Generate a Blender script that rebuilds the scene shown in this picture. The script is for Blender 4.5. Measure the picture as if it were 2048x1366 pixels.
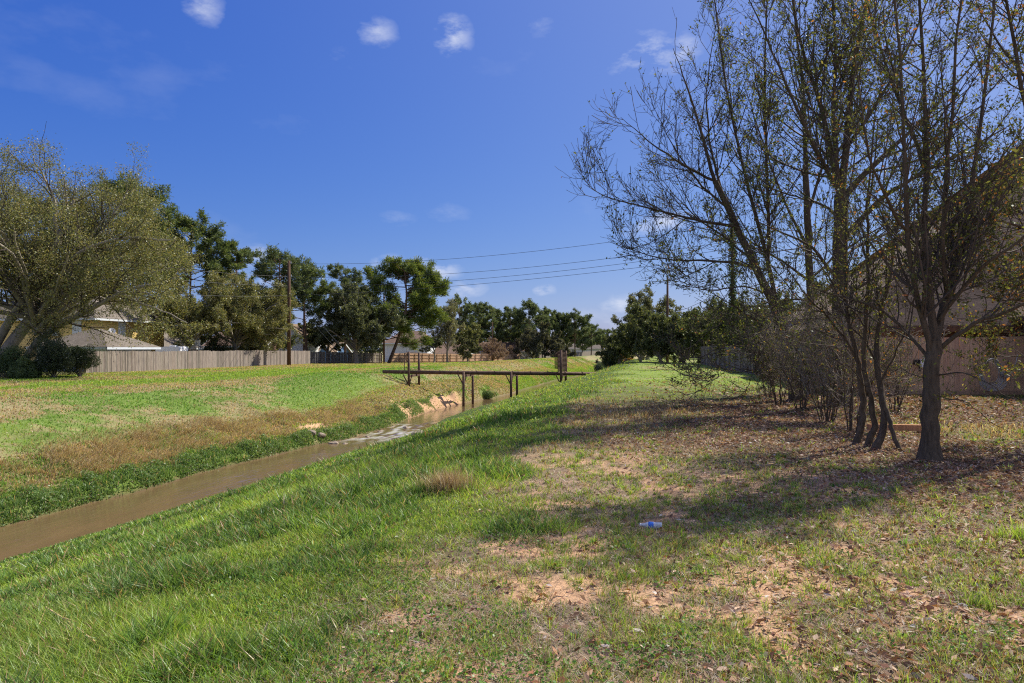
import bpy, math, random
import numpy as np
from mathutils import Vector
R_ = math.radians
for o in list(bpy.data.objects): bpy.data.objects.remove(o, do_unlink=True)
C = bpy.context.scene
COL = C.collection
# ------------------------------------------------------------------ camera
YAW = R_(8.8); F = 1365.0; HZ = 697.0; CAMH = 1.6
cam_d = bpy.data.cameras.new("camera"); cam = bpy.data.objects.new("camera", cam_d); COL.objects.link(cam)
cam.location = (0, 0, CAMH); cam.rotation_euler = (R_(90), 0, YAW)
cam_d.sensor_width = 36; cam_d.lens = 36 * F / 2048; cam_d.shift_y = 14.0 / 2048
cam_d.clip_start = 0.05; cam_d.clip_end = 5000
C.camera = cam
FWD = np.array([-math.sin(YAW), math.cos(YAW), 0]); RGT = np.array([math.cos(YAW), math.sin(YAW), 0]); UP = np.array([0, 0, 1.0])
def at(u, v, d):
    return np.array([0, 0, CAMH]) + d * (FWD + RGT * (u - 1024) / F + UP * (HZ - v) / F)
# ------------------------------------------------------------------ light
SUN_AZ = 43.0; SUN_EL = 46.0        # azimuth from +Y towards +X
C.view_settings.view_transform = 'Standard'; C.view_settings.look = 'None'
C.view_settings.gamma = 1.0; C.view_settings.exposure = 0.74
w = bpy.data.worlds.new("World"); C.world = w; w.use_nodes = True
nt = w.node_tree; nt.nodes.clear()
def N(nt, t, **k):
    n = nt.nodes.new(t)
    for a, b in k.items(): setattr(n, a, b)
    return n
def L(nt, a, b): nt.links.new(a, b)
def M(nt, op, a, b=None, c=None, clamp=False):
    n = nt.nodes.new('ShaderNodeMath'); n.operation = op; n.use_clamp = clamp
    for i, x in enumerate((a, b, c)):
        if x is None: continue
        if isinstance(x, (int, float)): n.inputs[i].default_value = x
        else: nt.links.new(x, n.inputs[i])
    return n.outputs[0]
def MIXC(nt, fac, a, b, bt='MIX'):
    n = nt.nodes.new('ShaderNodeMix'); n.data_type = 'RGBA'; n.blend_type = bt
    for i, x in ((0, fac), (6, a), (7, b)):
        if isinstance(x, (int, float)): n.inputs[i].default_value = x
        elif isinstance(x, (tuple, list)): n.inputs[i].default_value = (*x[:3], 1)
        else: nt.links.new(x, n.inputs[i])
    return n.outputs[2]
sky = N(nt, 'ShaderNodeTexSky', sky_type='NISHITA', sun_disc=False)
sky.sun_elevation = R_(SUN_EL); sky.sun_rotation = R_(SUN_AZ)
sky.air_density = 1.0; sky.dust_density = 0.6; sky.ozone_density = 2.5; sky.altitude = 0
hsv = N(nt, 'ShaderNodeHueSaturation'); hsv.inputs['Saturation'].default_value = 1.22; hsv.inputs['Hue'].default_value = 0.508
L(nt, sky.outputs[0], hsv.inputs['Color'])
_sp = N(nt, 'ShaderNodeSeparateColor'); L(nt, hsv.outputs[0], _sp.inputs[0]); _cb = N(nt, 'ShaderNodeCombineColor')
_SS = 0.10 * 2 ** 0.74
for _i, (_a, _g) in enumerate(((.50, 1.04), (.52, .82), (.79, .42))):   # clear winter air: deeper blue than the stock sky
    L(nt, M(nt, 'MULTIPLY', M(nt, 'POWER', M(nt, 'MULTIPLY', _sp.outputs[_i], .120), _g), _a / _SS), _cb.inputs[_i])
tc = N(nt, 'ShaderNodeTexCoord')
mp = N(nt, 'ShaderNodeMapping'); mp.inputs['Scale'].default_value = (1, 1, 2.2)
L(nt, tc.outputs['Generated'], mp.inputs[0])
no = N(nt, 'ShaderNodeTexNoise'); no.inputs['Scale'].default_value = 16; no.inputs['Detail'].default_value = 7; no.inputs['Roughness'].default_value = .62
L(nt, mp.outputs[0], no.inputs['Vector'])
no2 = N(nt, 'ShaderNodeTexNoise'); no2.inputs['Scale'].default_value = 3.2; no2.inputs['Detail'].default_value = 6; no2.inputs['Roughness'].default_value = .6
L(nt, mp.outputs[0], no2.inputs['Vector'])
# individual small clouds: (u, v, angular radius in px, strength, flattening)
CL = [(765, 66, 60, .55, 1.5), (908, 72, 62, .85, 1.0), (408, 8, 55, .6, 1.0), (1300, 112, 120, .75, 1.6), (1370, 100, 70, .7, 1.3), (1090, 50, 60, .22, 1.2),
      (886, 543, 48, .85, 2.4), (935, 579, 50, .7, 2.6), (1090, 578, 26, .8, 1.6), (775, 528, 40, .8, 1.9), (845, 524, 40, .6, 2.4), (518, 518, 42, .75, 1.4),
      (530, 560, 60, .6, 2.0), (1240, 606, 50, .65, 2.2), (800, 437, 45, .18, 2.4), (900, 425, 60, .16, 2.5), (1340, 440, 45, .6, 1.6), (1290, 455, 60, .4, 2.), (1060, 640, 60, .5, 2.6),
      (690, 120, 60, .12, 1.3), (1180, 650, 120, .4, 3.)]
acc = None
nv_ = N(nt, 'ShaderNodeVectorMath', operation='MULTIPLY_ADD'); L(nt, no.outputs['Color'], nv_.inputs[0]); nv_.inputs[1].default_value = (.036, .036, .022); L(nt, tc.outputs['Generated'], nv_.inputs[2])
nv2 = N(nt, 'ShaderNodeVectorMath', operation='SUBTRACT'); L(nt, nv_.outputs[0], nv2.inputs[0]); nv2.inputs[1].default_value = (.018, .018, .011)
dirv = nv2.outputs[0]
for (u, v, r, s, fl) in CL:
    c = at(u, v, 1.0) - np.array([0, 0, CAMH]); c /= np.linalg.norm(c)
    sub = N(nt, 'ShaderNodeVectorMath', operation='SUBTRACT'); L(nt, dirv, sub.inputs[0]); sub.inputs[1].default_value = c
    sc = N(nt, 'ShaderNodeVectorMath', operation='MULTIPLY'); L(nt, sub.outputs[0], sc.inputs[0]); sc.inputs[1].default_value = (1, 1, fl)
    ln = N(nt, 'ShaderNodeVectorMath', operation='LENGTH'); L(nt, sc.outputs[0], ln.inputs[0])
    rr = r * (.72 if v < 300 else 1) / F
    f = M(nt, 'SUBTRACT', 1.0, M(nt, 'DIVIDE', ln.outputs['Value'], rr), clamp=True)
    f = M(nt, 'MULTIPLY', M(nt, 'POWER', f, .9), s * (1.1 if v < 400 else 1.35))
    acc = f if acc is None else M(nt, 'MAXIMUM', acc, f)
nz = M(nt, 'MULTIPLY', M(nt, 'SUBTRACT', no.outputs['Fac'], .37), 4.2, clamp=True)
cm = M(nt, 'MULTIPLY', acc, nz, clamp=True)
veil = M(nt, 'MULTIPLY', M(nt, 'SUBTRACT', no2.outputs['Fac'], .52), .55, clamp=True)
cm = M(nt, 'MAXIMUM', cm, veil)
_S = Vector((math.sin(R_(SUN_AZ)) * math.cos(R_(SUN_EL)), math.cos(R_(SUN_AZ)) * math.cos(R_(SUN_EL)), math.sin(R_(SUN_EL))))
dS = N(nt, 'ShaderNodeVectorMath', operation='DOT_PRODUCT'); L(nt, tc.outputs['Generated'], dS.inputs[0]); dS.inputs[1].default_value = _S
aur = M(nt, 'MULTIPLY', M(nt, 'POWER', M(nt, 'MAXIMUM', dS.outputs['Value'], 0.0), 3.0), .24)
cm = M(nt, 'MAXIMUM', cm, aur)
# unseen cumulus added behind the photographer to lift and neutralise the shade
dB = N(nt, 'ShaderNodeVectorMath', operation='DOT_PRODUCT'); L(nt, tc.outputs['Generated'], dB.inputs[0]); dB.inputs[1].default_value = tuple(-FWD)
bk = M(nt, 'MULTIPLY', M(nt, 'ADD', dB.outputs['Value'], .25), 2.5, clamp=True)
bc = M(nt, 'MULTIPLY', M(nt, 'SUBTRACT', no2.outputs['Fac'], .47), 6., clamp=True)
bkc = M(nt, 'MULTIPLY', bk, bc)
skc = MIXC(nt, cm, _cb.outputs[0], (4.4, 4.7, 5.6))
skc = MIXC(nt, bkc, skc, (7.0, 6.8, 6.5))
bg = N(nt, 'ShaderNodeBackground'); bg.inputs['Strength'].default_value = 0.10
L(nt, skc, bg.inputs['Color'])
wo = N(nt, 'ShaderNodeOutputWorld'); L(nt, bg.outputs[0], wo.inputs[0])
sl = bpy.data.lights.new("sun", 'SUN'); sl.energy = 4.7; sl.angle = R_(.5); sl.color = (1, .93, .80)
so = bpy.data.objects.new("sun", sl); COL.objects.link(so)
so.rotation_euler = (R_(90 - SUN_EL), 0, R_(-SUN_AZ) + math.pi)
_d = np.array([math.sin(R_(SUN_AZ)) * math.cos(R_(SUN_EL)), math.cos(R_(SUN_AZ)) * math.cos(R_(SUN_EL)), math.sin(R_(SUN_EL))])
so.rotation_euler = Vector(_d).to_track_quat('Z', 'Y').to_euler()
cy = C.cycles
cy.max_bounces = 6; cy.diffuse_bounces = 3; cy.glossy_bounces = 2; cy.transmission_bounces = 5; cy.transparent_max_bounces = 6
cy.use_denoising = False; C.cycles.pixel_filter_type = 'BLACKMAN_HARRIS'; cy.filter_width = 1.15; cy.caustics_reflective = False; cy.caustics_refractive = False
# ------------------------------------------------------------------ helpers
def link(o, parent=None):
    COL.objects.link(o)
    if parent is not None: o.parent = parent
    return o
def tag(o, label=None, cat=None, group=None, kind=None):
    if label: o['label'] = label
    if cat: o['category'] = cat
    if group: o['group'] = group
    if kind: o['kind'] = kind
    return o
def empty(name, loc, label=None, cat=None, group=None):
    o = bpy.data.objects.new(name, None); o.location = tuple(float(x) for x in loc); COL.objects.link(o)
    return tag(o, label, cat, group)
def mesh_np(name, V, faces, mat, parent=None, col=None, smooth=False, origin=None):
    """V (n,3); faces: list of (m,k) int arrays; col (n,3)"""
    V = np.asarray(V, dtype=np.float64).reshape(-1, 3)
    if parent is not None: V = V - np.array(parent.location)
    elif origin is not None: V = V - np.asarray(origin)
    me = bpy.data.meshes.new(name)
    faces = [np.asarray(f, dtype=np.int32) for f in faces if len(f)]
    li = np.concatenate([f.ravel() for f in faces]); tot = np.concatenate([np.full(len(f), f.shape[1], np.int32) for f in faces])
    st = np.concatenate([[0], np.cumsum(tot)[:-1]]).astype(np.int32)
    me.vertices.add(len(V)); me.vertices.foreach_set('co', V.astype(np.float32).ravel())
    me.loops.add(len(li)); me.loops.foreach_set('vertex_index', li)
    me.polygons.add(len(tot)); me.polygons.foreach_set('loop_start', st)
    if smooth: me.polygons.foreach_set('use_smooth', np.ones(len(tot), bool))
    else: me.polygons.foreach_set('use_smooth', np.zeros(len(tot), bool))
    if col is not None:
        a = me.color_attributes.new('col', 'FLOAT_COLOR', 'POINT')
        c4 = np.ones((len(V), 4), np.float32); c4[:, :3] = np.clip(col, 0, 1); a.data.foreach_set('color', c4.ravel())
    me.update(calc_edges=True)
    me.materials.append(mat)
    o = bpy.data.objects.new(name, me)
    if origin is not None and parent is None: o.location = tuple(float(x) for x in origin)
    return link(o, parent)
class MB:
    def __init__(s): s.v = []; s.f = {3: [], 4: []}; s.n = 0; s.c = []
    def add(s, V, fs, c=None):
        V = np.asarray(V, float).reshape(-1, 3); s.v.append(V)
        s.c.append(np.broadcast_to(np.array(c if c is not None else (1, 1, 1), float), (len(V), 3)))
        for f in fs: s.f.setdefault(len(f), []).append([i + s.n for i in f])
        s.n += len(V)
    def box(s, lo, hi, c=None):
        x0, y0, z0 = lo; x1, y1, z1 = hi
        s.add([(x0, y0, z0), (x1, y0, z0), (x1, y1, z0), (x0, y1, z0), (x0, y0, z1), (x1, y0, z1), (x1, y1, z1), (x0, y1, z1)],
              [(0, 3, 2, 1), (4, 5, 6, 7), (0, 1, 5, 4), (1, 2, 6, 5), (2, 3, 7, 6), (3, 0, 4, 7)], c)
    def obox(s, o, ax, ay, az, c=None):
        o, ax, ay, az = map(lambda q: np.array(q, float), (o, ax, ay, az))
        s.add([o, o + ax, o + ax + ay, o + ay, o + az, o + ax + az, o + ax + ay + az, o + ay + az],
              [(0, 3, 2, 1), (4, 5, 6, 7), (0, 1, 5, 4), (1, 2, 6, 5), (2, 3, 7, 6), (3, 0, 4, 7)], c)
    def tube(s, pts, r, k=8, c=None, caps=True):
        pts = np.array(pts, float); m = len(pts); r = np.broadcast_to(np.array(r, float), (m,))
        V, fq = tubes_np(pts[None], r[None], k); s.add(V, [tuple(f) for f in fq], c)
        if caps:
            b = s.n - len(V)
            s.f.setdefault(k, []).append([b + i for i in range(k)][::-1]); s.f[k].append([b + (m - 1) * k + i for i in range(k)])
    def build(s, name, mat, parent=None, smooth=False, origin=None):
        return mesh_np(name, np.concatenate(s.v), [np.array(f) for f in s.f.values() if f], mat, parent, np.concatenate(s.c), smooth, origin)
def tubes_np(P, Rr, k):
    P = np.asarray(P, float); B, m, _ = P.shape
    T = np.gradient(P, axis=1); T /= (np.linalg.norm(T, axis=2, keepdims=True) + 1e-9)
    ref = np.where(np.abs(T[:, :1, 2:3]) > .9, np.array([1., 0, 0]), np.array([0, 0, 1.]))
    ref = np.broadcast_to(ref, T.shape)
    A = np.cross(T, ref); A /= (np.linalg.norm(A, axis=2, keepdims=True) + 1e-9)
    Bn = np.cross(T, A)
    th = np.arange(k) * 2 * np.pi / k
    V = P[:, :, None, :] + Rr[:, :, None, None] * (np.cos(th)[None, None, :, None] * A[:, :, None, :] + np.sin(th)[None, None, :, None] * Bn[:, :, None, :])
    base = (np.arange(B) * m * k)[:, None, None]; i = (np.arange(m - 1) * k)[None, :, None]; j = np.arange(k)[None, None, :]; j2 = (j + 1) % k
    q = np.stack([base + i + j, base + i + j2, base + i + k + j2, base + i + k + j], -1).reshape(-1, 4)
    return V.reshape(-1, 3), q
# value noise
def vnoise(x, y, sc, seed=0):
    x = np.asarray(x, float) / sc + 1000; y = np.asarray(y, float) / sc + 1000
    xi = np.floor(x).astype(np.int64); yi = np.floor(y).astype(np.int64); fx = x - xi; fy = y - yi
    fx = fx * fx * (3 - 2 * fx); fy = fy * fy * (3 - 2 * fy)
    def h(a, b):
        n = (a * 374761393 + b * 668265263 + seed * 982451653) & 0x7fffffff
        n = ((n ^ (n >> 13)) * 1274126177) & 0x7fffffff
        return ((n ^ (n >> 16)) & 0xffff) / 65535.0
    return (h(xi, yi) * (1 - fx) + h(xi + 1, yi) * fx) * (1 - fy) + (h(xi, yi + 1) * (1 - fx) + h(xi + 1, yi + 1) * fx) * fy
def fbm(x, y, sc, seed=0, o=3):
    s = 0; a = .5; t = 0
    for i in range(o):
        s = s + a * vnoise(x, y, sc / 2 ** i, seed + i * 7); t += a; a *= .55
    return s / t
def ss(a, b, x): t = np.clip((np.asarray(x, float) - a) / (b - a), 0, 1); return t * t * (3 - 2 * t)
# ------------------------------------------------------------------ materials
def newmat(name):
    m = bpy.data.materials.new(name); m.use_nodes = True; nt = m.node_tree; nt.nodes.clear()
    return m, nt, N(nt, 'ShaderNodeOutputMaterial')
def surf(name, col=(1, 1, 1), rough=.8, var=.25, scale=6, spec=.3, attr=False, bump=0., stretch=None, metal=0, detail=5):
    m, nt, out = newmat(name)
    p = N(nt, 'ShaderNodeBsdfPrincipled'); p.inputs['Roughness'].default_value = rough; p.inputs['Specular IOR Level'].default_value = spec; p.inputs['Metallic'].default_value = metal
    tc = N(nt, 'ShaderNodeTexCoord'); mp = N(nt, 'ShaderNodeMapping'); mp.inputs['Scale'].default_value = stretch or (1, 1, 1); L(nt, tc.outputs['Object'], mp.inputs[0])
    n = N(nt, 'ShaderNodeTexNoise'); n.inputs['Scale'].default_value = scale; n.inputs['Detail'].default_value = detail; n.inputs['Roughness'].default_value = .65; L(nt, mp.outputs[0], n.inputs['Vector'])
    f = M(nt, 'ADD', 1 - var, M(nt, 'MULTIPLY', M(nt, 'SUBTRACT', n.outputs['Fac'], .25), 4 * var))
    cc = N(nt, 'ShaderNodeCombineXYZ'); [L(nt, f, cc.inputs[i]) for i in range(3)]
    if attr:
        a = N(nt, 'ShaderNodeAttribute', attribute_name='col'); base = MIXC(nt, 1.0, a.outputs['Color'], col, 'MULTIPLY')
    else: base = col
    L(nt, MIXC(nt, 1.0, base, cc.outputs[0], 'MULTIPLY'), p.inputs['Base Color'])
    if bump:
        b = N(nt, 'ShaderNodeBump'); b.inputs['Strength'].default_value = bump; b.inputs['Distance'].default_value = .02; L(nt, n.outputs['Fac'], b.inputs['Height']); L(nt, b.outputs[0], p.inputs['Normal'])
    L(nt, p.outputs[0], out.inputs[0]); return m
def leafmat(name, trans=.35, gloss=.08, tint=(1, 1, 1)):
    m, nt, out = newmat(name)
    a = N(nt, 'ShaderNodeAttribute', attribute_name='col')
    c = MIXC(nt, 1.0, a.outputs['Color'], tint, 'MULTIPLY')
    d = N(nt, 'ShaderNodeBsdfDiffuse'); L(nt, c, d.inputs[0])
    t = N(nt, 'ShaderNodeBsdfTranslucent'); L(nt, MIXC(nt, 1.0, c, (1.25, 1.2, .6), 'MULTIPLY'), t.inputs[0])
    g = N(nt, 'ShaderNodeBsdfGlossy'); g.inputs['Roughness'].default_value = .38; g.inputs[0].default_value = (.75, .8, .8, 1)
    m1 = N(nt, 'ShaderNodeMixShader'); m1.inputs[0].default_value = trans; L(nt, d.outputs[0], m1.inputs[1]); L(nt, t.outputs[0], m1.inputs[2])
    m2 = N(nt, 'ShaderNodeMixShader'); m2.inputs[0].default_value = gloss; L(nt, m1.outputs[0], m2.inputs[1]); L(nt, g.outputs[0], m2.inputs[2])
    L(nt, m2.outputs[0], out.inputs[0]); return m
BARK = surf('bark', (.10, .078, .055), .92, .55, 26, .1, bump=1.0, stretch=(1, 1, .22), detail=8)
BARKG = surf('grey_bark', (.27, .235, .19), .9, .4, 8, .15, bump=.8, stretch=(1, 1, .3))
TWIG = surf('twig', (.085, .068, .055), .8, .35, 5, .2)
LEAF = leafmat('leaf', .40, .022); NEEDLE = leafmat('needle', .35, .02); GRASSM = leafmat('grass_blade', .45, .018); DRYM = leafmat('dry_leaf', .2, .012)
WOODG = surf('weathered_wood', (.27, .228, .195), .9, .5, 3.2, .15, attr=True, bump=.5, stretch=(6, 6, .5))
WOODB = surf('brown_wood', (.56, .37, .24), .9, .3, 5, .15, attr=True, bump=.5, stretch=(6, 6, .5))
POLEW = surf('pole_wood', (.105, .062, .042), .9, .4, 4, .15, bump=.6, stretch=(5, 5, .4))
RUST = surf('rusty_steel', (.11, .066, .046), .85, .6, 5, .3, bump=.5)
WHITE = surf('white_paint', (.72, .73, .74), .6, .08, 3)
TRIM = surf('trim_paint', (.62, .66, .70), .6, .08, 3)
METAL = surf('galvanised', (.45, .46, .47), .45, .12, 6, metal=.6)
GLASS = surf('window_glass', (.03, .035, .04), .12, .1, 2, .6)
DARK = surf('dark_gap', (.03, .03, .03), .9, .2, 4)
def shingle(name, col):
    m, nt, out = newmat(name); p = N(nt, 'ShaderNodeBsdfPrincipled'); p.inputs['Roughness'].default_value = .92; p.inputs['Specular IOR Level'].default_value = .15
    tc = N(nt, 'ShaderNodeTexCoord'); b = N(nt, 'ShaderNodeTexBrick'); b.inputs['Scale'].default_value = 3.4; b.inputs['Mortar Size'].default_value = .02; b.inputs['Row Height'].default_value = .22; b.inputs['Brick Width'].default_value = .45
    b.inputs['Color1'].default_value = (*[c * .8 for c in col], 1); b.inputs['Color2'].default_value = (*[min(1, c * 1.2) for c in col], 1); b.inputs['Mortar'].default_value = (*[c * .55 for c in col], 1)
    sx = N(nt, 'ShaderNodeSeparateXYZ'); L(nt, tc.outputs['Object'], sx.inputs[0]); cx = N(nt, 'ShaderNodeCombineXYZ')
    L(nt, M(nt, 'ADD', sx.outputs[0], sx.outputs[1]), cx.inputs[0]); L(nt, M(nt, 'MULTIPLY', sx.outputs[2], 1.6), cx.inputs[1]); L(nt, cx.outputs[0], b.inputs['Vector'])
    n = N(nt, 'ShaderNodeTexNoise'); n.inputs['Scale'].default_value = 1.4; n.inputs['Detail'].default_value = 6; L(nt, tc.outputs['Object'], n.inputs['Vector'])
    L(nt, MIXC(nt, .6, b.outputs['Color'], MIXC(nt, n.outputs['Fac'], (.35, .33, .3), (1.5, 1.5, 1.5)), 'MULTIPLY'), p.inputs['Base Color']); L(nt, p.outputs[0], out.inputs[0]); return m
def brickm(name, c1, c2, mortar, sc=1.0, lap=False):
    m, nt, out = newmat(name); p = N(nt, 'ShaderNodeBsdfPrincipled'); p.inputs['Roughness'].default_value = .9; p.inputs['Specular IOR Level'].default_value = .15
    tc = N(nt, 'ShaderNodeTexCoord'); b = N(nt, 'ShaderNodeTexBrick'); b.inputs['Scale'].default_value = sc
    b.inputs['Mortar Size'].default_value = .012; b.inputs['Row Height'].default_value = .075 if not lap else .18; b.inputs['Brick Width'].default_value = .21 if not lap else 4.
    for k_, v_ in (('Color1', c1), ('Color2', c2), ('Mortar', mortar)): b.inputs[k_].default_value = (*v_, 1)
    sx = N(nt, 'ShaderNodeSeparateXYZ'); L(nt, tc.outputs['Object'], sx.inputs[0]); cx = N(nt, 'ShaderNodeCombineXYZ')
    L(nt, M(nt, 'ADD', sx.outputs[0], sx.outputs[1]), cx.inputs[0]); L(nt, sx.outputs[2], cx.inputs[1]); L(nt, cx.outputs[0], b.inputs['Vector'])
    L(nt, b.outputs['Color'], p.inputs['Base Color']); L(nt, p.outputs[0], out.inputs[0]); return m
ROOFG = shingle('grey_shingles', (.19, .165, .14)); ROOFB = shingle('brown_shingles', (.22, .15, .115)); ROOFR = shingle('russet_shingles', (.42, .17, .09)); ROOFT = shingle('taupe_shingles', (.24, .175, .125))
BRICK = brickm('red_brick', (.20, .085, .055), (.27, .12, .08), (.3, .26, .22)); BRICKP = brickm('pink_brick', (.42, .24, .18), (.5, .3, .23), (.5, .42, .36))
YELL = brickm('yellow_siding', (.72, .52, .2), (.74, .54, .22), (.4, .3, .12), lap=True)
WSID = brickm('white_siding', (.68, .70, .72), (.72, .73, .74), (.45, .47, .5), lap=True); BSID = brickm('blue_siding', (.10, .19, .36), (.11, .2, .38), (.06, .1, .2), lap=True)
# ------------------------------------------------------------------ terrain
_yr = [-400, 0, 12.7, 24.8, 32.7, 38, 44, 52, 66, 96, 114, 160, 260, 900]; _xr = [-15, -13.6, -13.0, -12.1, -10.5, -10.9, -11.2, -10.7, -8.6, -7.0, -4.7, 0.5, 14, 120]
_yl = [-400, 0, 15.3, 26, 30, 34.3, 39, 45, 56, 67, 96, 114, 160, 260, 900]; _xl = [-18, -16.6, -15.8, -14.8, -14.3, -13.0, -13.2, -13.6, -12.7, -10.7, -8.9, -6.6, -1.5, 12, 118]
_yc = [-400, 0, 14, 30, 55, 100, 160, 260, 900]; _xc = [-2.5, -1.8, -1.3, -.6, .9, 3, 9, 24, 130]
YW = np.arange(-400, 901, 1.0)
def _sm(y, x, wig, seed):
    v = np.interp(YW, y, x); k = np.ones(5) / 5; vv = np.convolve(np.pad(v, 2, mode='edge'), k, mode='valid')
    return vv + wig * (fbm(YW, YW * 0, 4.0, seed, 3) - .5)
XR = _sm(_yr, _xr, .55, 3); XL = _sm(_yl, _xl, .6, 9); XCc = _sm(_yc, _xc, .5, 5)
WZ = -3.0
def gz(X, Y):
    X = np.asarray(X, float); Y = np.asarray(Y, float)
    xr = np.interp(Y, YW, XR); xl = np.interp(Y, YW, XL); xc = np.interp(Y, YW, XCc)
    s = (X - xr) * 12.0 / np.maximum(xc - xr, 4)
    zr = np.interp(s, [-1.2, -.1, .15, .6, 2.1, 6, 9, 10.5, 12, 13], [-3.35, -3.12, -2.93, -2.82, -2.42, -1.28, -.42, -.14, -.01, 0])
    t = xl - X
    pl = np.interp(Y, [80, 115, 160, 400], [-.5, -1.0, -1.6, -1.8])
    zn = np.interp(t, [-1.2, -.1, .12, .35, 1.5, 3, 6, 9, 13], [-3.35, -3.12, -2.85, -2.62, -2.3, -1.85, -1.05, -.6, -.45])
    zb = np.interp(t, [-1.2, -.1, .1, .5, 1.1, 3.2, 4.6, 5.6, 7.5, 11], [-3.35, -3.12, -2.8, -2.25, -1.98, -1.18, -.5, -.3, -.25, -.4])
    b = ss(36, 48, Y); zl = zn * (1 - b) + zb * b
    zl = zl + (pl + .45) * ss(9, 22, t)
    z = np.where(X > (xr + xl) / 2, zr, zl)
    dry = np.minimum(np.clip(s, 0, 2) / 2, 1) * (X > xr) + np.minimum(np.clip(t, 0, 2) / 2, 1) * (X < xl)
    z = z + dry * ((fbm(X, Y, 3.5, 21, 3) - .5) * .16 + (vnoise(X, Y, .45, 4) - .5) * .035)
    # eroded steps on the far bank
    er = ss(34, 42, Y) * (1 - ss(58, 66, Y)) * ss(.1, .6, t) * (1 - ss(1.6, 3.2, t))
    z = z + er * ((fbm(X, Y, 1.1, 33, 3) - .5) * .9 + (fbm(X, Y, .5, 34, 2) - .5) * .35)
    n2 = (1 - ss(34, 46, Y)) * ss(.0, .4, t) * (1 - ss(2.5, 4.5, t)); z = z + n2 * (fbm(X, Y, 1.6, 35, 3) - .5) * .35
    return z
def gnd(u, v, z0=None):
    """pixel -> ground point by marching"""
    ds = np.concatenate([np.arange(2, 60, .05), np.arange(60, 400, .3)])
    pts = np.array([0, 0, CAMH]) + ds[:, None] * (FWD + RGT * (u - 1024) / F + UP * (HZ - v) / F)
    h = pts[:, 2] - gz(pts[:, 0], pts[:, 1]); i = np.argmax(h < 0)
    return pts[i]
def masks(X, Y):
    """lush, green, dry, litter, soil (0..1)"""
    X = np.asarray(X, float); Y = np.asarray(Y, float)
    xr = np.interp(Y, YW, XR); xl = np.interp(Y, YW, XL); xc = np.interp(Y, YW, XCc)
    n1 = fbm(X, Y, 3.0, 11); n2 = fbm(X, Y, 1.1, 12); n3 = fbm(X, Y, .45, 13)
    right = X > (xr + xl) / 2; t = xl - X
    e = X - (xc - .15) + (n1 - .5) * 3.0 + (n2 - .5) * 1.0
    e = e - .85 * (1 - ss(2.8, 6.5, Y)); lush = right * (1 - ss(-.6, .5, e)) * (1 - .9 * np.exp(-(((X + .85) / .35) ** 2 + ((Y - 3.1) / .35) ** 2)))
    d = np.hypot((X - 5.3) / 1.0, (Y - 15.0) / 1.35) + (n1 - .5) * 5.5
    litter = right * (1 - ss(3.0, 6.6, d)) * (1 - lush)
    yard = ss(5.0, 6.2, X - (15 - Y) * .15 + (n2 - .5) * 2) * (1 - ss(14.5, 17, Y)) * ss(8.5, 10.5, Y)
    litter = np.maximum(litter, right * ss(2.6, 5.0, X + (n1 - .5) * 3.5) * (1 - ss(23, 27, Y + (n1 - .5) * 6)) * ss(7, 11, Y + X * .4 + (n2 - .5) * 3) * .9)
    litter = litter * (1 - .85 * yard)
    near = 1 - ss(7.5, 12.5, Y + (n1 - .5) * 6)
    n4 = fbm(X, Y, .3, 14); soil = right * (1 - lush) * near * np.maximum(ss(.53, .63, n2 * .22 + n3 * .34 + n4 * .48), np.exp(-(((X + .85) / .38) ** 2 + ((Y - 3.15) / .4) ** 2))) * (1 - litter * .6)
    dryc = right * (1 - lush) * (1 - litter) * ss(9, 13, Y) * (1 - ss(18, 25, Y + (n1 - .5) * 5)) * ss(.36, .56, n1 * .5 + n2 * .6)
    dryc = np.maximum(dryc, right * (1 - litter) * ss(21, 30, Y) * ss(.58, .74, n1 * .6 + n2 * .5) * .6 * ss(-1.0, 1.2, X - xc))
    # far bank
    left = ~right
    dl = left * ss(.525, .66, fbm(X * .55, Y * .3, 2.2, 51) * .75 + n3 * .3) * .85
    dl = np.maximum(dl, left * ss(17, 24, t) * ss(.30, .5, n1 * .5 + n2 * .5) * ss(40, 60, Y) * .8)
    reed = left * ss(.7, 1.2, t + (n2 - .5) * 1.4) * (1 - ss(2.5, 4.2, t + (n1 - .5) * 3.0)) * (1 - ss(38, 46, Y)) * (.4 + .6 * ss(.36, .56, n3 * .5 + n2 * .55))
    reed2 = left * ss(.9, 1.3, t) * (1 - ss(2.6, 4.0, t + (n1 - .5) * 2)) * ss(34, 40, Y) * (1 - ss(58, 68, Y)) * .8
    slope_b = left * ss(1, 2, t) * (1 - ss(6.5, 8, t)) * ss(46, 52, Y) * ss(.42, .55, n1 * .5 + n2 * .5) * .8
    dry = np.maximum.reduce([dryc, dl, reed * .95, reed2, slope_b])
    cliff = left * (1 - ss(.55, 1.0, t + (n2 - .5) * 1.6 + (n3 - .5) * .8)) * ss(41, 44, Y + (n1 - .5) * 4) * (1 - ss(54, 57, Y))
    cliff = np.maximum(cliff, left * ss(1.0, 1.2, t) * (1 - ss(1.5, 1.9, t)) * ss(31, 31.8, Y) * (1 - ss(33.2, 34, Y)))
    soil = np.maximum(soil, cliff); dry = dry * (1 - cliff)
    return lush, dry, litter, soil, left * 1.0, reed, t
def grid_lines():
    xs = np.concatenate([[-900, -500, -300, -200, -140, -100, -75, -60], np.arange(-50, -24, 1.0), np.arange(-24, 10, .14), np.arange(10, 20, .6), [22, 26, 32, 40, 55, 80, 120, 200, 320, 500, 900]])
    ys = np.concatenate([[-120, -60, -30, -16, -10], np.arange(-6, 20, .14), np.arange(20, 60, .28), np.arange(60, 130, .9), np.arange(130, 260, 4), [270, 300, 350, 420, 520, 700, 900]])
    return xs, ys
xs, ys = grid_lines()
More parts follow.
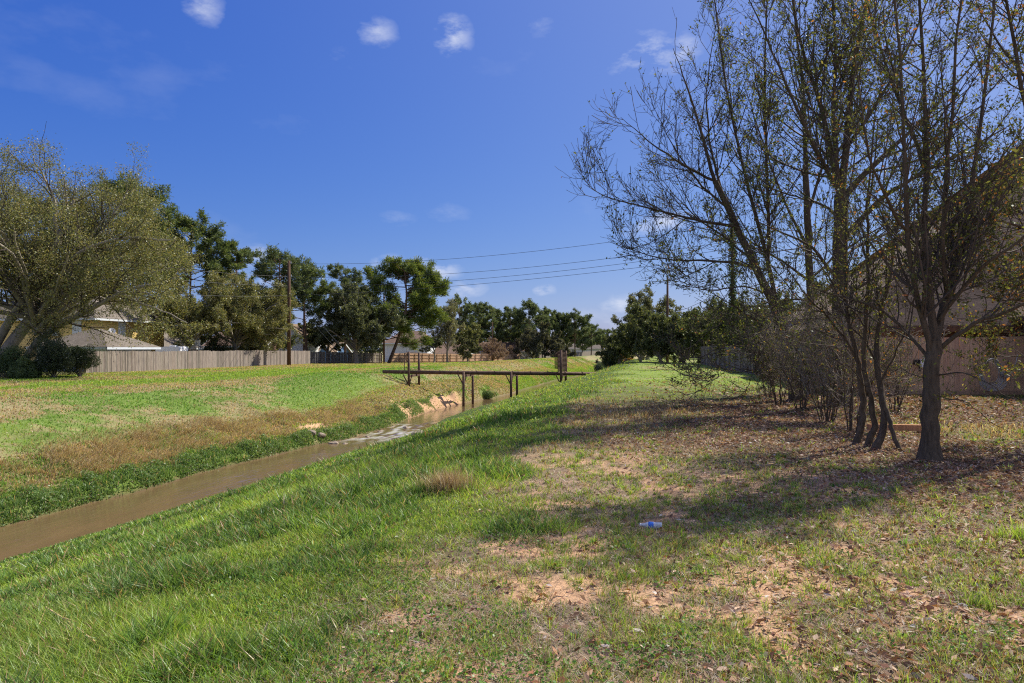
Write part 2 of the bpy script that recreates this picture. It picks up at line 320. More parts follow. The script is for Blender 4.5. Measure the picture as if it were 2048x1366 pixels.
GX, GY = np.meshgrid(xs, ys, indexing='ij'); GZ = gz(GX, GY)
lush, dry, litter, soil, left, reed, t_ = masks(GX, GY)
cg = np.array([.10, .115, .04]); cl = np.array([.06, .095, .025]); cd = np.array([.27, .215, .12]); clt = np.array([.12, .085, .062]); cs = np.array([.50, .31, .185])
def mixa(a, b, m): return a * (1 - m[..., None]) + b * m[..., None]
base = np.broadcast_to(cg, GX.shape + (3,)).copy()
nb = fbm(GX, GY, .9, 71); nearr = (1 - left) * (1 - ss(8, 14, GY))
base = mixa(base, np.array([.17, .23, .05]), (1 - left) * ss(24, 34, GY)); base = mixa(base, np.array([.26, .185, .13]), nearr * (1 - lush) * .92)
base = mixa(base, np.array([.125, .185, .04]), left); base = mixa(base, cl, lush); base = mixa(base, cd, dry); base = mixa(base, clt, litter); base = mixa(base, cs, soil)
xr_ = np.interp(GY, YW, XR); xl_ = np.interp(GY, YW, XL)
wet = 1 - ss(WZ - .02, WZ + .18, GZ); base = mixa(base, np.array([.12, .08, .05]), wet)
base *= (.8 + .4 * nb)[..., None]
m, nt, out = newmat('ground_soil_turf')
p = N(nt, 'ShaderNodeBsdfPrincipled'); p.inputs['Roughness'].default_value = .95; p.inputs['Specular IOR Level'].default_value = .1
a = N(nt, 'ShaderNodeAttribute', attribute_name='col'); tc = N(nt, 'ShaderNodeTexCoord')
n1 = N(nt, 'ShaderNodeTexNoise'); n1.inputs['Scale'].default_value = 26; n1.inputs['Detail'].default_value = 8; n1.inputs['Roughness'].default_value = .75; L(nt, tc.outputs['Object'], n1.inputs['Vector'])
n2 = N(nt, 'ShaderNodeTexNoise'); n2.inputs['Scale'].default_value = 3.1; n2.inputs['Detail'].default_value = 8; n2.inputs['Roughness'].default_value = .7; L(nt, tc.outputs['Object'], n2.inputs['Vector'])
f1 = M(nt, 'ADD', -.15, M(nt, 'MULTIPLY', n1.outputs['Fac'], 2.3)); f2 = M(nt, 'ADD', .55, M(nt, 'MULTIPLY', n2.outputs['Fac'], .9)); ff = M(nt, 'MULTIPLY', f1, f2)
cc = N(nt, 'ShaderNodeCombineXYZ'); [L(nt, ff, cc.inputs[i]) for i in range(3)]
L(nt, MIXC(nt, 1., a.outputs['Color'], cc.outputs[0], 'MULTIPLY'), p.inputs['Base Color'])
b = N(nt, 'ShaderNodeBump'); b.inputs['Strength'].default_value = .8; b.inputs['Distance'].default_value = .03; L(nt, n1.outputs['Fac'], b.inputs['Height']); L(nt, b.outputs[0], p.inputs['Normal'])
L(nt, p.outputs[0], out.inputs[0]); GROUND = m
nx, ny = GX.shape; idx = np.arange(nx * ny).reshape(nx, ny)
fq = np.stack([idx[:-1, :-1], idx[1:, :-1], idx[1:, 1:], idx[:-1, 1:]], -1).reshape(-1, 4)
g = mesh_np('ground', np.stack([GX, GY, GZ], -1), [fq], GROUND, col=base.reshape(-1, 3), smooth=True); tag(g, kind='structure')
# water
wy = np.concatenate([np.arange(-40, 8, 1.), np.arange(8, 62, .16), np.arange(62, 260, 2.0)]); wu = np.linspace(0, 1, 34)
WY, WU = np.meshgrid(wy, wu, indexing='ij'); xa = np.interp(WY, YW, XL) - .5; xb = np.interp(WY, YW, XR) + .5; WX = xa + (xb - xa) * WU
rap = ss(31, 34, WY) * (1 - ss(38, 42, WY))
WZz = WZ + (fbm(WX * 1.4, WY * .6, .55, 81) - .5) * (.012 + .10 * rap) + .03 * ss(36, 42, WY)
foam = rap * ss(.5, .66, fbm(WX * 2.2, WY * .8, .6, 83) + .06)
wc = mixa(np.broadcast_to(np.array([.135, .090, .045]), WX.shape + (3,)).copy(), np.array([.6, .58, .54]), foam * .75)
m, nt, out = newmat('muddy_water'); p = N(nt, 'ShaderNodeBsdfPrincipled'); p.inputs['Roughness'].default_value = .06; p.inputs['Specular IOR Level'].default_value = .5; p.inputs['IOR'].default_value = 1.38
a = N(nt, 'ShaderNodeAttribute', attribute_name='col'); tc = N(nt, 'ShaderNodeTexCoord'); mp = N(nt, 'ShaderNodeMapping'); mp.inputs['Scale'].default_value = (2.2, .7, 1); L(nt, tc.outputs['Object'], mp.inputs[0])
n1 = N(nt, 'ShaderNodeTexNoise'); n1.inputs['Scale'].default_value = 3.; n1.inputs['Detail'].default_value = 6; L(nt, mp.outputs[0], n1.inputs['Vector'])
b = N(nt, 'ShaderNodeBump'); b.inputs['Strength'].default_value = .5; b.inputs['Distance'].default_value = .03; L(nt, n1.outputs['Fac'], b.inputs['Height']); L(nt, b.outputs[0], p.inputs['Normal'])
n3 = N(nt, 'ShaderNodeTexNoise'); n3.inputs['Scale'].default_value = .8; n3.inputs['Detail'].default_value = 5; L(nt, mp.outputs[0], n3.inputs['Vector'])
cc = N(nt, 'ShaderNodeCombineXYZ'); f = M(nt, 'ADD', .75, M(nt, 'MULTIPLY', n3.outputs['Fac'], .5)); [L(nt, f, cc.inputs[i]) for i in range(3)]
L(nt, MIXC(nt, 1., a.outputs['Color'], cc.outputs[0], 'MULTIPLY'), p.inputs['Base Color']); L(nt, p.outputs[0], out.inputs[0])
nx, ny = WX.shape; idx = np.arange(nx * ny).reshape(nx, ny)
fq = np.stack([idx[:-1, :-1], idx[:-1, 1:], idx[1:, 1:], idx[1:, :-1]], -1).reshape(-1, 4)
g = mesh_np('creek_water', np.stack([WX, WY, WZz], -1), [fq], m, col=wc.reshape(-1, 3), smooth=True); tag(g, kind='structure')
# ------------------------------------------------------------------ grass
def blades(rng, X, Y, h, wd, lean, col, ldir=None, zoff=-.01):
    n = len(X); Z = gz(X, Y) + zoff; a = rng.uniform(0, 2 * np.pi, n)
    la = rng.uniform(0, 2 * np.pi, n) if ldir is None else ldir
    B = np.stack([X, Y, Z], -1); S = np.stack([np.cos(a), np.sin(a), a * 0], -1) * (wd / 2)[:, None]
    Ld = np.stack([np.cos(la), np.sin(la), la * 0], -1) * (h * lean)[:, None]; H = np.zeros((n, 3)); H[:, 2] = h * np.sqrt(np.clip(1 - lean ** 2 * .8, .05, 1))
    V = np.stack([B - S, B + S, B + H * .55 + Ld * .35 - S * .8, B + H * .55 + Ld * .35 + S * .8, B + H + Ld], 1)
    i = (np.arange(n) * 5)[:, None]
    q = np.concatenate([i, i + 1, i + 3, i + 2], 1); t = np.concatenate([i + 2, i + 3, i + 4], 1)
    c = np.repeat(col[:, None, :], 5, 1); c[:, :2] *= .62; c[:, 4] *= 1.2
    return V.reshape(-1, 3), q, t, c.reshape(-1, 3)
def grass_obj(name, rng, X, Y, h, wd, lean, col, label, mat=GRASSM, ldir=None, zoff=-.01, cat='grass'):
    V, q, t, c = blades(rng, X, Y, h, wd, lean, col, ldir, zoff)
    o = mesh_np(name, V, [q, t], mat, col=c); tag(o, label, cat, kind='stuff'); return o
def scatter(rng, n, r0, r1, a0, a1, p=3.):
    """density falls as r^-p; angles from +Y, positive to the right, degrees"""
    u = rng.uniform(0, 1, n)
    if abs(p - 2) < 1e-3: r = r0 * (r1 / r0) ** u
    else: k = 2 - p; r = (r0 ** k + u * (r1 ** k - r0 ** k)) ** (1 / k)
    a = np.radians(rng.uniform(a0, a1, n)); return r * np.sin(a), r * np.cos(a), r
def pick(rng, n, pal, wts=None, jit=.22):
    pal = np.array(pal, float); i = rng.choice(len(pal), n, p=None if wts is None else np.array(wts) / sum(wts))
    return pal[i] * rng.uniform(1 - jit, 1 + jit, (n, 1)) * rng.uniform(.93, 1.07, (n, 3))
rng = np.random.default_rng(7)
GREEN = [(.19, .30, .05), (.24, .345, .07), (.30, .38, .11), (.12, .21, .045)]; YGREEN = [(.31, .44, .06), (.37, .47, .10), (.24, .38, .055)]; STRAW = [(.42, .31, .17), (.50, .40, .25), (.33, .22, .12), (.30, .17, .09)]
# 1 lush near bank
X, Y, r = scatter(rng, 900000, 1.6, 115, -58, 14, 2.7)
lu, dr, li, so_, le, re, tt = masks(X, Y); xr = np.interp(Y, YW, XR)
z = gz(X, Y); k = (rng.uniform(0, 1, len(X)) < lu * (1 - .45 * dr)) & (X > xr + .12) & (z > WZ + .03)
X, Y, r = X[k], Y[k], r[k]; xc = np.interp(Y, YW, XCc)
tall = ss(.50, .72, fbm(X, Y, 1.7, 61)); shortn = ss(2.2, 4.5, (X - np.interp(Y, YW, XR)))
h = rng.uniform(.02, .085, len(X)) * (1 + .9 * tall * shortn) * (1 + .35 * ss(15, 50, r)) * (.7 + .5 * shortn); wd = np.maximum(.0055, .00115 * r) * rng.uniform(.6, 1.4, len(X))
cn = fbm(X, Y, 1.3, 62); col = np.where((cn + rng.normal(0, .12, len(X)) > .52)[:, None], pick(rng, len(X), YGREEN), pick(rng, len(X), GREEN))
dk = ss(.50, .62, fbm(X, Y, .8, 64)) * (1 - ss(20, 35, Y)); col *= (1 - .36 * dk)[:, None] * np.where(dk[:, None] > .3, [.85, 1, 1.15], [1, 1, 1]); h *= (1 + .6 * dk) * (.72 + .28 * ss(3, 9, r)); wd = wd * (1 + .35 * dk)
far = ss(18, 45, Y); col = col * (1 - far[:, None] * .5) + np.array([.27, .35, .07]) * far[:, None] * .5
s_ = rng.uniform(0, 1, len(X)) < .11; col[s_] = pick(rng, s_.sum(), STRAW)
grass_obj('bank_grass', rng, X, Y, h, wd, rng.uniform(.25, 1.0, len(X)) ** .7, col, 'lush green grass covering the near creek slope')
# 2 flat near side: tufts over soil, dry grass, thin turf
X, Y, r = scatter(rng, 1000000, 1.6, 130, -36, 52, 2.65)
lu, dr, li, so_, le, re, tt = masks(X, Y)
tuft = ss(.46, .62, fbm(X, Y, .26, 91, 2) * .62 + fbm(X, Y, 1.5, 92) * .42)
near = 1 - ss(9, 16, Y)
dens = (1 - lu) * (1 - le) * np.clip((near * (.16 + 1.0 * tuft) + (1 - near) * (.40 + .6 * tuft)) * (1 - .62 * li) * (1 - .7 * so_) + .25 * dr, 0, 1)
k = rng.uniform(0, 1, len(X)) < dens; k &= ~((X > 8.25) & (Y > 25.2)) & ~((X > 8.1) & (Y > 26))
X, Y, r, dr, tuft, near, li = X[k], Y[k], r[k], dr[k], tuft[k], near[k], li[k]
isdry = rng.uniform(0, 1, len(X)) < np.clip(dr * .9 + .22 * near + .3 * li * near + .08, 0, .93)
h = rng.uniform(.02, .055, len(X)) * (1 + .9 * tuft) * np.where(isdry & (dr > .3), 1.7, 1.); wd = np.maximum(.0036, .0011 * r) * rng.uniform(.7, 1.3, len(X))
yg = np.clip(.3 + .7 * ss(20, 30, Y), 0, 1); col = np.where((rng.uniform(0, 1, len(X)) < yg)[:, None], pick(rng, len(X), YGREEN), pick(rng, len(X), GREEN))
col[isdry] = pick(rng, isdry.sum(), [(.40, .29, .17), (.33, .21, .12), (.27, .16, .10), (.5, .42, .3)])
# rosettes of short blades close to the camera
nt_ = 30000; TX, TY, tr_ = scatter(rng, nt_, 1.8, 20, -36, 50, 2.3); lu2, dr2, li2, so2, le2, re2, tt2 = masks(TX, TY)
tq = fbm(TX, TY, 1.3, 191); kk = rng.uniform(0, 1, nt_) < (1 - .9 * lu2) * (1 - le2) * (.16 + .62 * ss(.43, .60, tq)) * (1 - .7 * li2) * (1 - .55 * so2); kk &= ~((TX > 8.25) & (TY > 25.2))
TX, TY, tr_ = TX[kk], TY[kk], tr_[kk]; nt_ = len(TX); sz = rng.uniform(.35, 1.5, nt_) ** 1.3; cb = rng.integers(9, 26, nt_); ii = np.repeat(np.arange(nt_), cb); m_ = len(ii)
an = rng.uniform(0, 6.283, m_); rd = rng.uniform(0, 1, m_) ** .7 * .035 * sz[ii]; rX = TX[ii] + np.cos(an) * rd; rY = TY[ii] + np.sin(an) * rd
rh = rng.uniform(.03, .085, m_) * (.5 + .6 * sz[ii]); rl = np.clip(.25 + rd / .05 + rng.normal(0, .2, m_), .1, 1.0)
tcol = pick(rng, nt_, GREEN + YGREEN + [(.12, .24, .06), (.36, .40, .12)], None, .2); rc = tcol[ii] * rng.uniform(.8, 1.2, (m_, 1)); sd = (rng.uniform(0, 1, m_) < .10 + .5 * (rng.uniform(0, 1, nt_) < .14)[ii]); rc[sd] = pick(rng, sd.sum(), STRAW)
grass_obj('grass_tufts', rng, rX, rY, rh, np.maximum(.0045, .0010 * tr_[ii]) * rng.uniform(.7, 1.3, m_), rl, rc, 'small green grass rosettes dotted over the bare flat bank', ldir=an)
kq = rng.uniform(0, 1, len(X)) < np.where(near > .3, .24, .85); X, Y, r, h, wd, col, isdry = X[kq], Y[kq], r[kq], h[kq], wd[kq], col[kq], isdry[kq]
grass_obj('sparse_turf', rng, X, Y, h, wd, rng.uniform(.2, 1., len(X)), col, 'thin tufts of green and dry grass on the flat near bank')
# flat dead thatch on the bare ground
X, Y, r = scatter(rng, 300000, 1.6, 18, -34, 46, 2.6); lu, dr, li, so_, le, re, tt = masks(X, Y)
k = rng.uniform(0, 1, len(X)) < (1 - lu) * (1 - .7 * so_) * (1 - le) * (.35 + .65 * ss(.4, .55, fbm(X, Y, .4, 95))); X, Y, r = X[k], Y[k], r[k]
grass_obj('dead_thatch', rng, X, Y, rng.uniform(.03, .09, len(X)), np.maximum(.003, .0008 * r), rng.uniform(.97, 1.06, len(X)), pick(rng, len(X), [(.42, .34, .27), (.52, .45, .37), (.30, .22, .17), (.40, .29, .21)]), 'grey dead grass thatch lying on the bare soil', DRYM, zoff=.004)
# 3 far bank turf
n = 540000; X = rng.uniform(-46, -6, n); X[:110000] = -99; Y = 9 + (150 - 9) * rng.uniform(0, 1, n) ** 1.9; _e = X < -90; X[_e] = np.interp(Y[_e], YW, XL) - rng.uniform(.05, 3.2, _e.sum())
lu, dr, li, so_, le, re, tt = masks(X, Y); k = (le > 0) & (tt > .06) & (rng.uniform(0, 1, n) < (1 - .9 * so_)) & (X > -43 - (Y > 85) * 20)
X, Y, dr, re, tt = X[k], Y[k], dr[k], re[k], tt[k]; r = np.hypot(X, Y)
edge = (1 - ss(.6, 1.2, tt)) * (Y < 45); isdry = rng.uniform(0, 1, len(X)) < np.clip(dr * .85 * (1 - edge * .9) + .05, 0, .9)
h = rng.uniform(.06, .13, len(X)) * (1 + .9 * edge) * np.where(re > .4, 1.5, 1); wd = np.maximum(.011, .00105 * r) * rng.uniform(.7, 1.3, len(X))
dgr = ss(.40, .58, fbm(X * .8, Y * .35, 3.2, 66)) * (1 - ss(9, 13, tt)) * (1 - edge)
col = pick(rng, len(X), [(.21, .34, .05), (.27, .40, .06), (.32, .42, .08)]) * (1 - dgr[:, None]) + pick(rng, len(X), [(.14, .28, .045), (.18, .32, .06)]) * dgr[:, None]
eg = edge > rng.uniform(.2, .8, len(X)); col[eg] = pick(rng, eg.sum(), [(.09, .17, .04), (.13, .22, .06), (.17, .25, .09)])
col[isdry] = pick(rng, isdry.sum(), [(.46, .34, .20), (.52, .40, .25), (.38, .27, .16)])
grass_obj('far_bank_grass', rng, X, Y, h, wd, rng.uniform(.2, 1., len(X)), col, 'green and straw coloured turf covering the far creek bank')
# reeds lying down the far bank
n = 48000; Y = 9 + 34 * rng.uniform(0, 1, n) ** 1.4; t = rng.uniform(1.0, 5.0, n); X = np.interp(Y, YW, XL) - t
lu, dr, li, so_, le, re, tt = masks(X, Y); k = rng.uniform(0, 1, n) < re * ss(.32, .55, fbm(X, Y, .9, 44)) * 1.0; X, Y = X[k], Y[k]
clp = fbm(X, Y, .8, 45); grass_obj('dry_reeds', rng, X, Y, rng.uniform(.25, .7, len(X)) * (.6 + .6 * clp), rng.uniform(.012, .02, len(X)), rng.uniform(.75, 1.02, len(X)), pick(rng, len(X), [(.46, .35, .21), (.56, .45, .29), (.34, .24, .15), (.54, .46, .34)]), 'dry brown reeds flattened along the far creek bank', DRYM, ldir=rng.normal(-.5, .5, len(X)), cat='reeds')
# weeds along the water, far edge: leaf clusters
def leafquads(c, a, b): return np.stack([c - a, c + b, c + a, c - b], 1)
def randdir(rng, n):
    v = rng.normal(0, 1, (n, 3)); return v / np.linalg.norm(v, axis=1, keepdims=True)
def leafcloud(rng, c, size, asp, pal, wts=None, jit=.25, flat=0., cupsize=None):
    n = len(c); a = randdir(rng, n)
    if flat: a[:, 2] *= (1 - flat); a /= np.linalg.norm(a, axis=1, keepdims=True)
    b = np.cross(a, randdir(rng, n) if not flat else np.broadcast_to(np.array([0, 0, 1.]), (n, 3)) + flat * 0 + rng.normal(0, 1 - flat * .6, (n, 3))); b /= np.linalg.norm(b, axis=1, keepdims=True) + 1e-9
    s = size * rng.uniform(.65, 1.35, (n, 1)); V = leafquads(c, a * s / 2, b * s * asp / 2)
    i = (np.arange(n) * 4)[:, None]; q = np.concatenate([i, i + 1, i + 2, i + 3], 1)
    return V.reshape(-1, 3), q, np.repeat(pick(rng, n, pal, wts, jit)[:, None], 4, 1).reshape(-1, 3)
n = 150000; Y = 9 + 40 * rng.uniform(0, 1, n) ** 1.5; t = rng.uniform(.0, 1.15, n); X = np.interp(Y, YW, XL) - t
cl_ = fbm(X, Y, .7, 55); k = rng.uniform(0, 1, n) < .08 + ss(.36, .56, cl_) * (1 - ss(.5, 1.1, t + (fbm(X, Y, .5, 56) - .5) * .9)); X, Y, cl_, t = X[k], Y[k], cl_[k], t[k]
c = np.stack([X, Y, gz(X, Y) + rng.uniform(0, .26, len(X)) * (ss(.4, .7, cl_) + .12)], -1)
V, q, cc_ = leafcloud(rng, c, .075, .36, [(.09, .17, .04), (.14, .24, .07), (.19, .29, .11), (.25, .32, .16), (.30, .24, .14)], [3, 3, 3, 2, .8])
o = mesh_np('waterside_weeds', V, [q], GRASSM, col=cc_); tag(o, 'dark leafy weeds overhanging the far edge of the creek', 'weeds', kind='stuff')
n = 9000; Y = 8 + 50 * rng.uniform(0, 1, n) ** 1.5; X = np.interp(Y, YW, XR) + rng.uniform(.05, .5, n)
# clover patch near the camera and broad weeds
n = 42000; X, Y, r = scatter(rng, n, 2.3, 9, -34, 40, 2.4); lu, dr, li, so_, le, re, tt = masks(X, Y)
cv = fbm(X, Y, .55, 57) + .22 * np.exp(-((X + 1.1) ** 2 + (Y - 3.6) ** 2) / .6); k = (cv > .63) & (rng.uniform(0, 1, n) < .85) & (le < .5); X, Y = X[k], Y[k]
c = np.stack([X, Y, gz(X, Y) + rng.uniform(.01, .075, len(X)) * ss(.55, .75, cv[k])], -1)
V, q, cc_ = leafcloud(rng, c, .019, .85, [(.07, .17, .03), (.11, .22, .045), (.16, .28, .06)], flat=.5)
o = mesh_np('clover', V, [q], GRASSM, col=cc_); tag(o, 'low green clover patches among the near grass', 'clover', kind='stuff')
# fallen leaves
n = 330000; X, Y, r = scatter(rng, n, 2., 34, -25, 50, 2.2); lu, dr, li, so_, le, re, tt = masks(X, Y)
k = (rng.uniform(0, 1, n) < np.clip(li * .85 + (.02 + .12 * ss(.0, 3.0, X + .6)) * (1 - lu) * (1 - le), 0, 1)) & ~((X > 8.2) & (Y > 25)); X, Y, r = X[k], Y[k], r[k]
c = np.stack([X, Y, gz(X, Y) + rng.uniform(.006, .03, len(X))], -1); n = len(X)
V, q, cc_ = leafcloud(rng, c, 1.0, .42, [(.30, .15, .085), (.22, .12, .08), (.40, .26, .17), (.50, .38, .28), (.15, .085, .06), (.46, .41, .36)], [3, 4, 3, 1.3, 3.5, .6], flat=.75)
V = V.reshape(n, 4, 3); V = c[:, None] + (V - c[:, None]) * (lz := np.maximum(.056, .0046 * r))[:, None, None]; V[:, 1, 2] += lz * .16 * np.random.default_rng(3).uniform(0, 1, n); V[:, 3, 2] += lz * .16 * np.random.default_rng(4).uniform(-.2, 1, n); V[:, 2, 2] += lz * .12
o = mesh_np('fallen_leaves', V.reshape(-1, 3), [q], DRYM, col=cc_); tag(o, 'brown fallen oak leaves scattered under the trees', 'leaves', kind='stuff')
rg = np.random.default_rng(88); n = 2600; X, Y, r_q = scatter(rg, n, 2.2, 14, -30, 48, 2.2); lu, dr, li, so_, le, re, tt = masks(X, Y); k = (rg.uniform(0, 1, n) < (1 - lu) * (.35 + .65 * li)) & (le < .5); X, Y = X[k], Y[k]; n = len(X)
a = rg.uniform(0, 6.28, n); l_ = rg.uniform(.03, .16, n); t = np.linspace(-.5, .5, 4); P = np.stack([X[:, None] + np.cos(a)[:, None] * l_[:, None] * t, Y[:, None] + np.sin(a)[:, None] * l_[:, None] * t, np.zeros((n, 4))], -1)
P[:, 1:3, :2] += rg.normal(0, .006, (n, 2, 2)); P[:, :, 2] = gz(P[:, :, 0], P[:, :, 1]) + rg.uniform(.003, .02, (n, 4)); V, q = tubes_np(P, np.broadcast_to(rg.uniform(.0012, .003, n)[:, None], (n, 4)), 4)
tc_ = np.repeat(pick(rg, n, [(.20, .14, .10), (.42, .36, .30), (.13, .09, .07)]), 16, 0); o = mesh_np('fallen_twigs', V, [q], DRYM, col=tc_); tag(o, 'small fallen twigs strewn over the bare flat bank', 'twigs', kind='stuff')
# ------------------------------------------------------------------ trees
def resample(pts, n):
    pts = np.array(pts, float); t = np.arange(len(pts)); tt = np.linspace(0, len(pts) - 1, n)
    from_ = np.stack([np.interp(tt, t, pts[:, i]) for i in range(3)], -1)
    for _ in range(2): from_[1:-1] = from_[1:-1] * .5 + (from_[:-2] + from_[2:]) * .25
    return from_
def spawn(rng, P, Rr, spacing, lf, ang, up, wig, n=5, tmin=.15, rr=.55, rmax=9., dens=None, sag=0.):
    B, m, _ = P.shape; seg = np.linalg.norm(np.diff(P, axis=1), axis=2).sum(1)
    lam = seg * (1 - tmin) / spacing
    if dens is not None: lam = lam * dens
    cnt = rng.poisson(lam); idx = np.repeat(np.arange(B), cnt); K = len(idx)
    t = rng.uniform(tmin, 1, K); f = t * (m - 1); i = np.minimum(f.astype(int), m - 2); w_ = (f - i)[:, None]
    pos = P[idx, i] * (1 - w_) + P[idx, i + 1] * w_; T = P[idx, i + 1] - P[idx, i]; T /= np.linalg.norm(T, axis=1, keepdims=True) + 1e-9
    rad = Rr[idx, i] * (1 - w_[:, 0]) + Rr[idx, i + 1] * w_[:, 0]
    pr = np.cross(T, randdir(rng, K)); pr /= np.linalg.norm(pr, axis=1, keepdims=True) + 1e-9
    a = np.radians(rng.normal(ang, 12, K))[:, None]; d = np.cos(a) * T + np.sin(a) * pr
    Ln = lf(rng, K, t, seg[idx]); st = (Ln / (n - 1))[:, None]
    out = np.zeros((K, n, 3)); out[:, 0] = pos
    for j in range(1, n):
        d = d + np.array([0, 0, up]) + wig * rng.normal(0, 1, (K, 3)); d /= np.linalg.norm(d, axis=1, keepdims=True); out[:, j] = out[:, j - 1] + d * st
    r0 = np.minimum(rad * rr, rmax); Rn = r0[:, None] * np.linspace(1, .35, n)[None]
    return out, np.maximum(Rn, .0012), idx
def leaves_on(rng, P, per, spread):
    B, m, _ = P.shape; cnt = rng.poisson(per, B) if np.isscalar(per) else rng.poisson(per); idx = np.repeat(np.arange(B), cnt); K = len(idx)
    f = rng.uniform(.2, 1, K) * (m - 1); i = np.minimum(f.astype(int), m - 2); w_ = (f - i)[:, None]
    return P[idx, i] * (1 - w_) + P[idx, i + 1] * w_ + rng.normal(0, spread, (K, 3))
def tube_obj(name, sets, mat, parent):
    Vs, Fs, n = [], [], 0
    for P, Rr, k in sets:
        if len(P) == 0: continue
        V, q = tubes_np(P, Rr, k); Vs.append(V); Fs.append(q + n); n += len(V)
    return mesh_np(name, np.concatenate(Vs), [np.concatenate(Fs)], mat, parent, smooth=True)
def near_tree(name, label, cat, base, trunk, limbs, seed, s1=.3, l1=(.7, 2.0), s2=.24, l2=(.3, .8), s3=.13, l3=(.12, .32), per=5, lsize=.055, pal=None, wts=None, bark=BARK, group=None, up=.10, rmin=0., twig=None):
    """trunk/limbs: list of (pts world, r0, r1, leafiness)"""
    rng = np.random.default_rng(seed); o = empty(name, base, label, cat, group)
    TP = np.stack([resample(p, 14) for p, *_ in trunk]); TR = np.stack([np.linspace(a, b, 14) for _, a, b, *_ in trunk])
    for i_, tr_ in enumerate(trunk):
        if tr_[3:] and tr_[3] == 'flare': TR[i_, 0] *= 1.5; TR[i_, 1] *= 1.12
        TP[i_, 1:-1] += rng.normal(0, .012, (12, 3)); TR[i_] *= 1 + rng.normal(0, .05, 14)
    LP = np.stack([resample(p, 14) for p, *_ in limbs]); LR = np.stack([np.linspace(a, b, 14) for _, a, b, *_ in limbs]); lf_ = np.array([q[3] for q in limbs], float)
    LP[:, 1:] += np.cumsum(rng.normal(0, .018, (len(limbs), 13, 3)), axis=1)
    s1 *= .72; s2 *= .78; s3 *= .8; per *= .58
    P1, R1, i1 = spawn(rng, LP, LR, s1, lambda g, K, t, s: g.uniform(*l1, K) * (1.1 - .55 * t), 42, up, .10, 7, .12, .5, .035)
    P2, R2, i2 = spawn(rng, P1, R1, s2, lambda g, K, t, s: g.uniform(*l2, K) * (1.1 - .5 * t), 42, up, .13, 5, .1, .6, .012)
    P3, R3, i3 = spawn(rng, P2, R2, s3, lambda g, K, t, s: g.uniform(*l3, K), 45, up, .12, 4, .1, .7, .005)
    mr = lambda R, r: np.maximum(R, r)
    tube_obj('trunk', [(TP, TR, 10), (LP, LR, 7)], bark, o)
    tube_obj('branches', [(P1, mr(R1, rmin * 1.4), 4), (P2, mr(R2, rmin), 3), (P3, mr(R3, rmin * .8), 3)], twig or TWIG, o)
    lf3 = lf_[i1[i2[i3]]]; lf2 = lf_[i1[i2]]
    c = np.concatenate([leaves_on(rng, P3, per * lf3, lsize * .5), leaves_on(rng, P2, per * .6 * lf2, lsize * .6)])
    V, q, cc = leafcloud(rng, c, lsize, .48, pal or OLIVE, wts, .35)
    mesh_np('foliage', V, [q], LEAF, o, cc)
    return o
OLIVE = [(.10, .125, .03), (.14, .16, .04), (.07, .09, .025), (.21, .22, .07), (.34, .15, .05)]; OW = [4, 4, 3, 2, .35]
AUTUMN = [(.12, .135, .04), (.17, .175, .05), (.085, .10, .028), (.40, .17, .055), (.28, .22, .07)]; AW = [4, 3, 3, .8, .8]
def PP(*pts): return [at(*p) for p in pts]
def grd(u, d):
    p = at(u, HZ, d); p[2] = gz(p[0], p[1]) - .05; return p
# A: forked oak at the right
bA = grd(1860, 10.0)
near_tree('oak_tree', 'forked oak with thick dark trunk, rightmost trunk in front of the plank fence', 'tree', bA,
    [([bA, at(1861, 850, 10), at(1863, 780, 10), at(1867, 715, 10), at(1868, 680, 10)], .128, .10, 'flare')],
    [(PP((1866, 725, 10), (1845, 640, 9.9), (1818, 560, 9.8), (1812, 460, 9.7), (1802, 250, 9.7), (1785, 0, 9.6), (1760, -330, 9.5)), 0.0480, .012, 1),
     (PP((1868, 690, 10), (1862, 600, 10), (1843, 500, 10.1), (1846, 330, 10.2), (1835, 100, 10.3), (1815, -360, 10.5)), 0.0640, .012, 1),
     (PP((1868, 690, 10), (1895, 600, 10.1), (1925, 500, 10.3), (1955, 350, 10.6), (1975, 150, 10.8), (2000, -300, 11)), 0.0600, .012, 1),
     (PP((1897, 598, 10.1), (1882, 500, 9.9), (1900, 330, 9.7), (1925, 100, 9.6), (1940, -200, 9.5)), 0.0400, .01, 1),
     (PP((1876, 700, 10), (1930, 650, 9.7), (2000, 620, 9.4), (2110, 560, 9), (2220, 470, 8.8)), 0.0360, .01, 1.1),
     (PP((1868, 730, 10), (1800, 650, 10.4), (1720, 610, 10.8), (1630, 590, 11)), 0.0280, .008, .9),
     (PP((1880, 640, 10), (1960, 540, 9.6), (2060, 470, 9.2), (2150, 380, 9)), 0.0320, .008, 1.1),
     (PP((1925, 500, 10.3), (1990, 430, 10.6), (2070, 330, 11), (2160, 200, 11.3)), 0.0320, .008, 1.1),
     (PP((1875, 750, 10), (1930, 745, 9.4), (1990, 770, 9), (2040, 800, 8.8)), 0.0128, .004, .6),
     (PP((1872, 790, 10), (1920, 800, 9.6), (1970, 820, 9.3), (2010, 850, 9.2)), 0.0080, .003, .5),
     (PP((1855, 760, 10), (1810, 740, 10.2), (1770, 760, 10.4)), 0.0096, .004, .7),
     (PP((1846, 330, 10.2), (1790, 200, 10.8), (1740, 60, 11.2), (1700, -150, 11.5)), 0.0320, .008, .9),
     (PP((1812, 460, 9.7), (1760, 380, 9.2), (1720, 270, 8.9), (1700, 120, 8.7)), 0.0240, .006, .8)],
    11, pal=AUTUMN, wts=AW, per=4.8, lsize=.056, s1=.28)
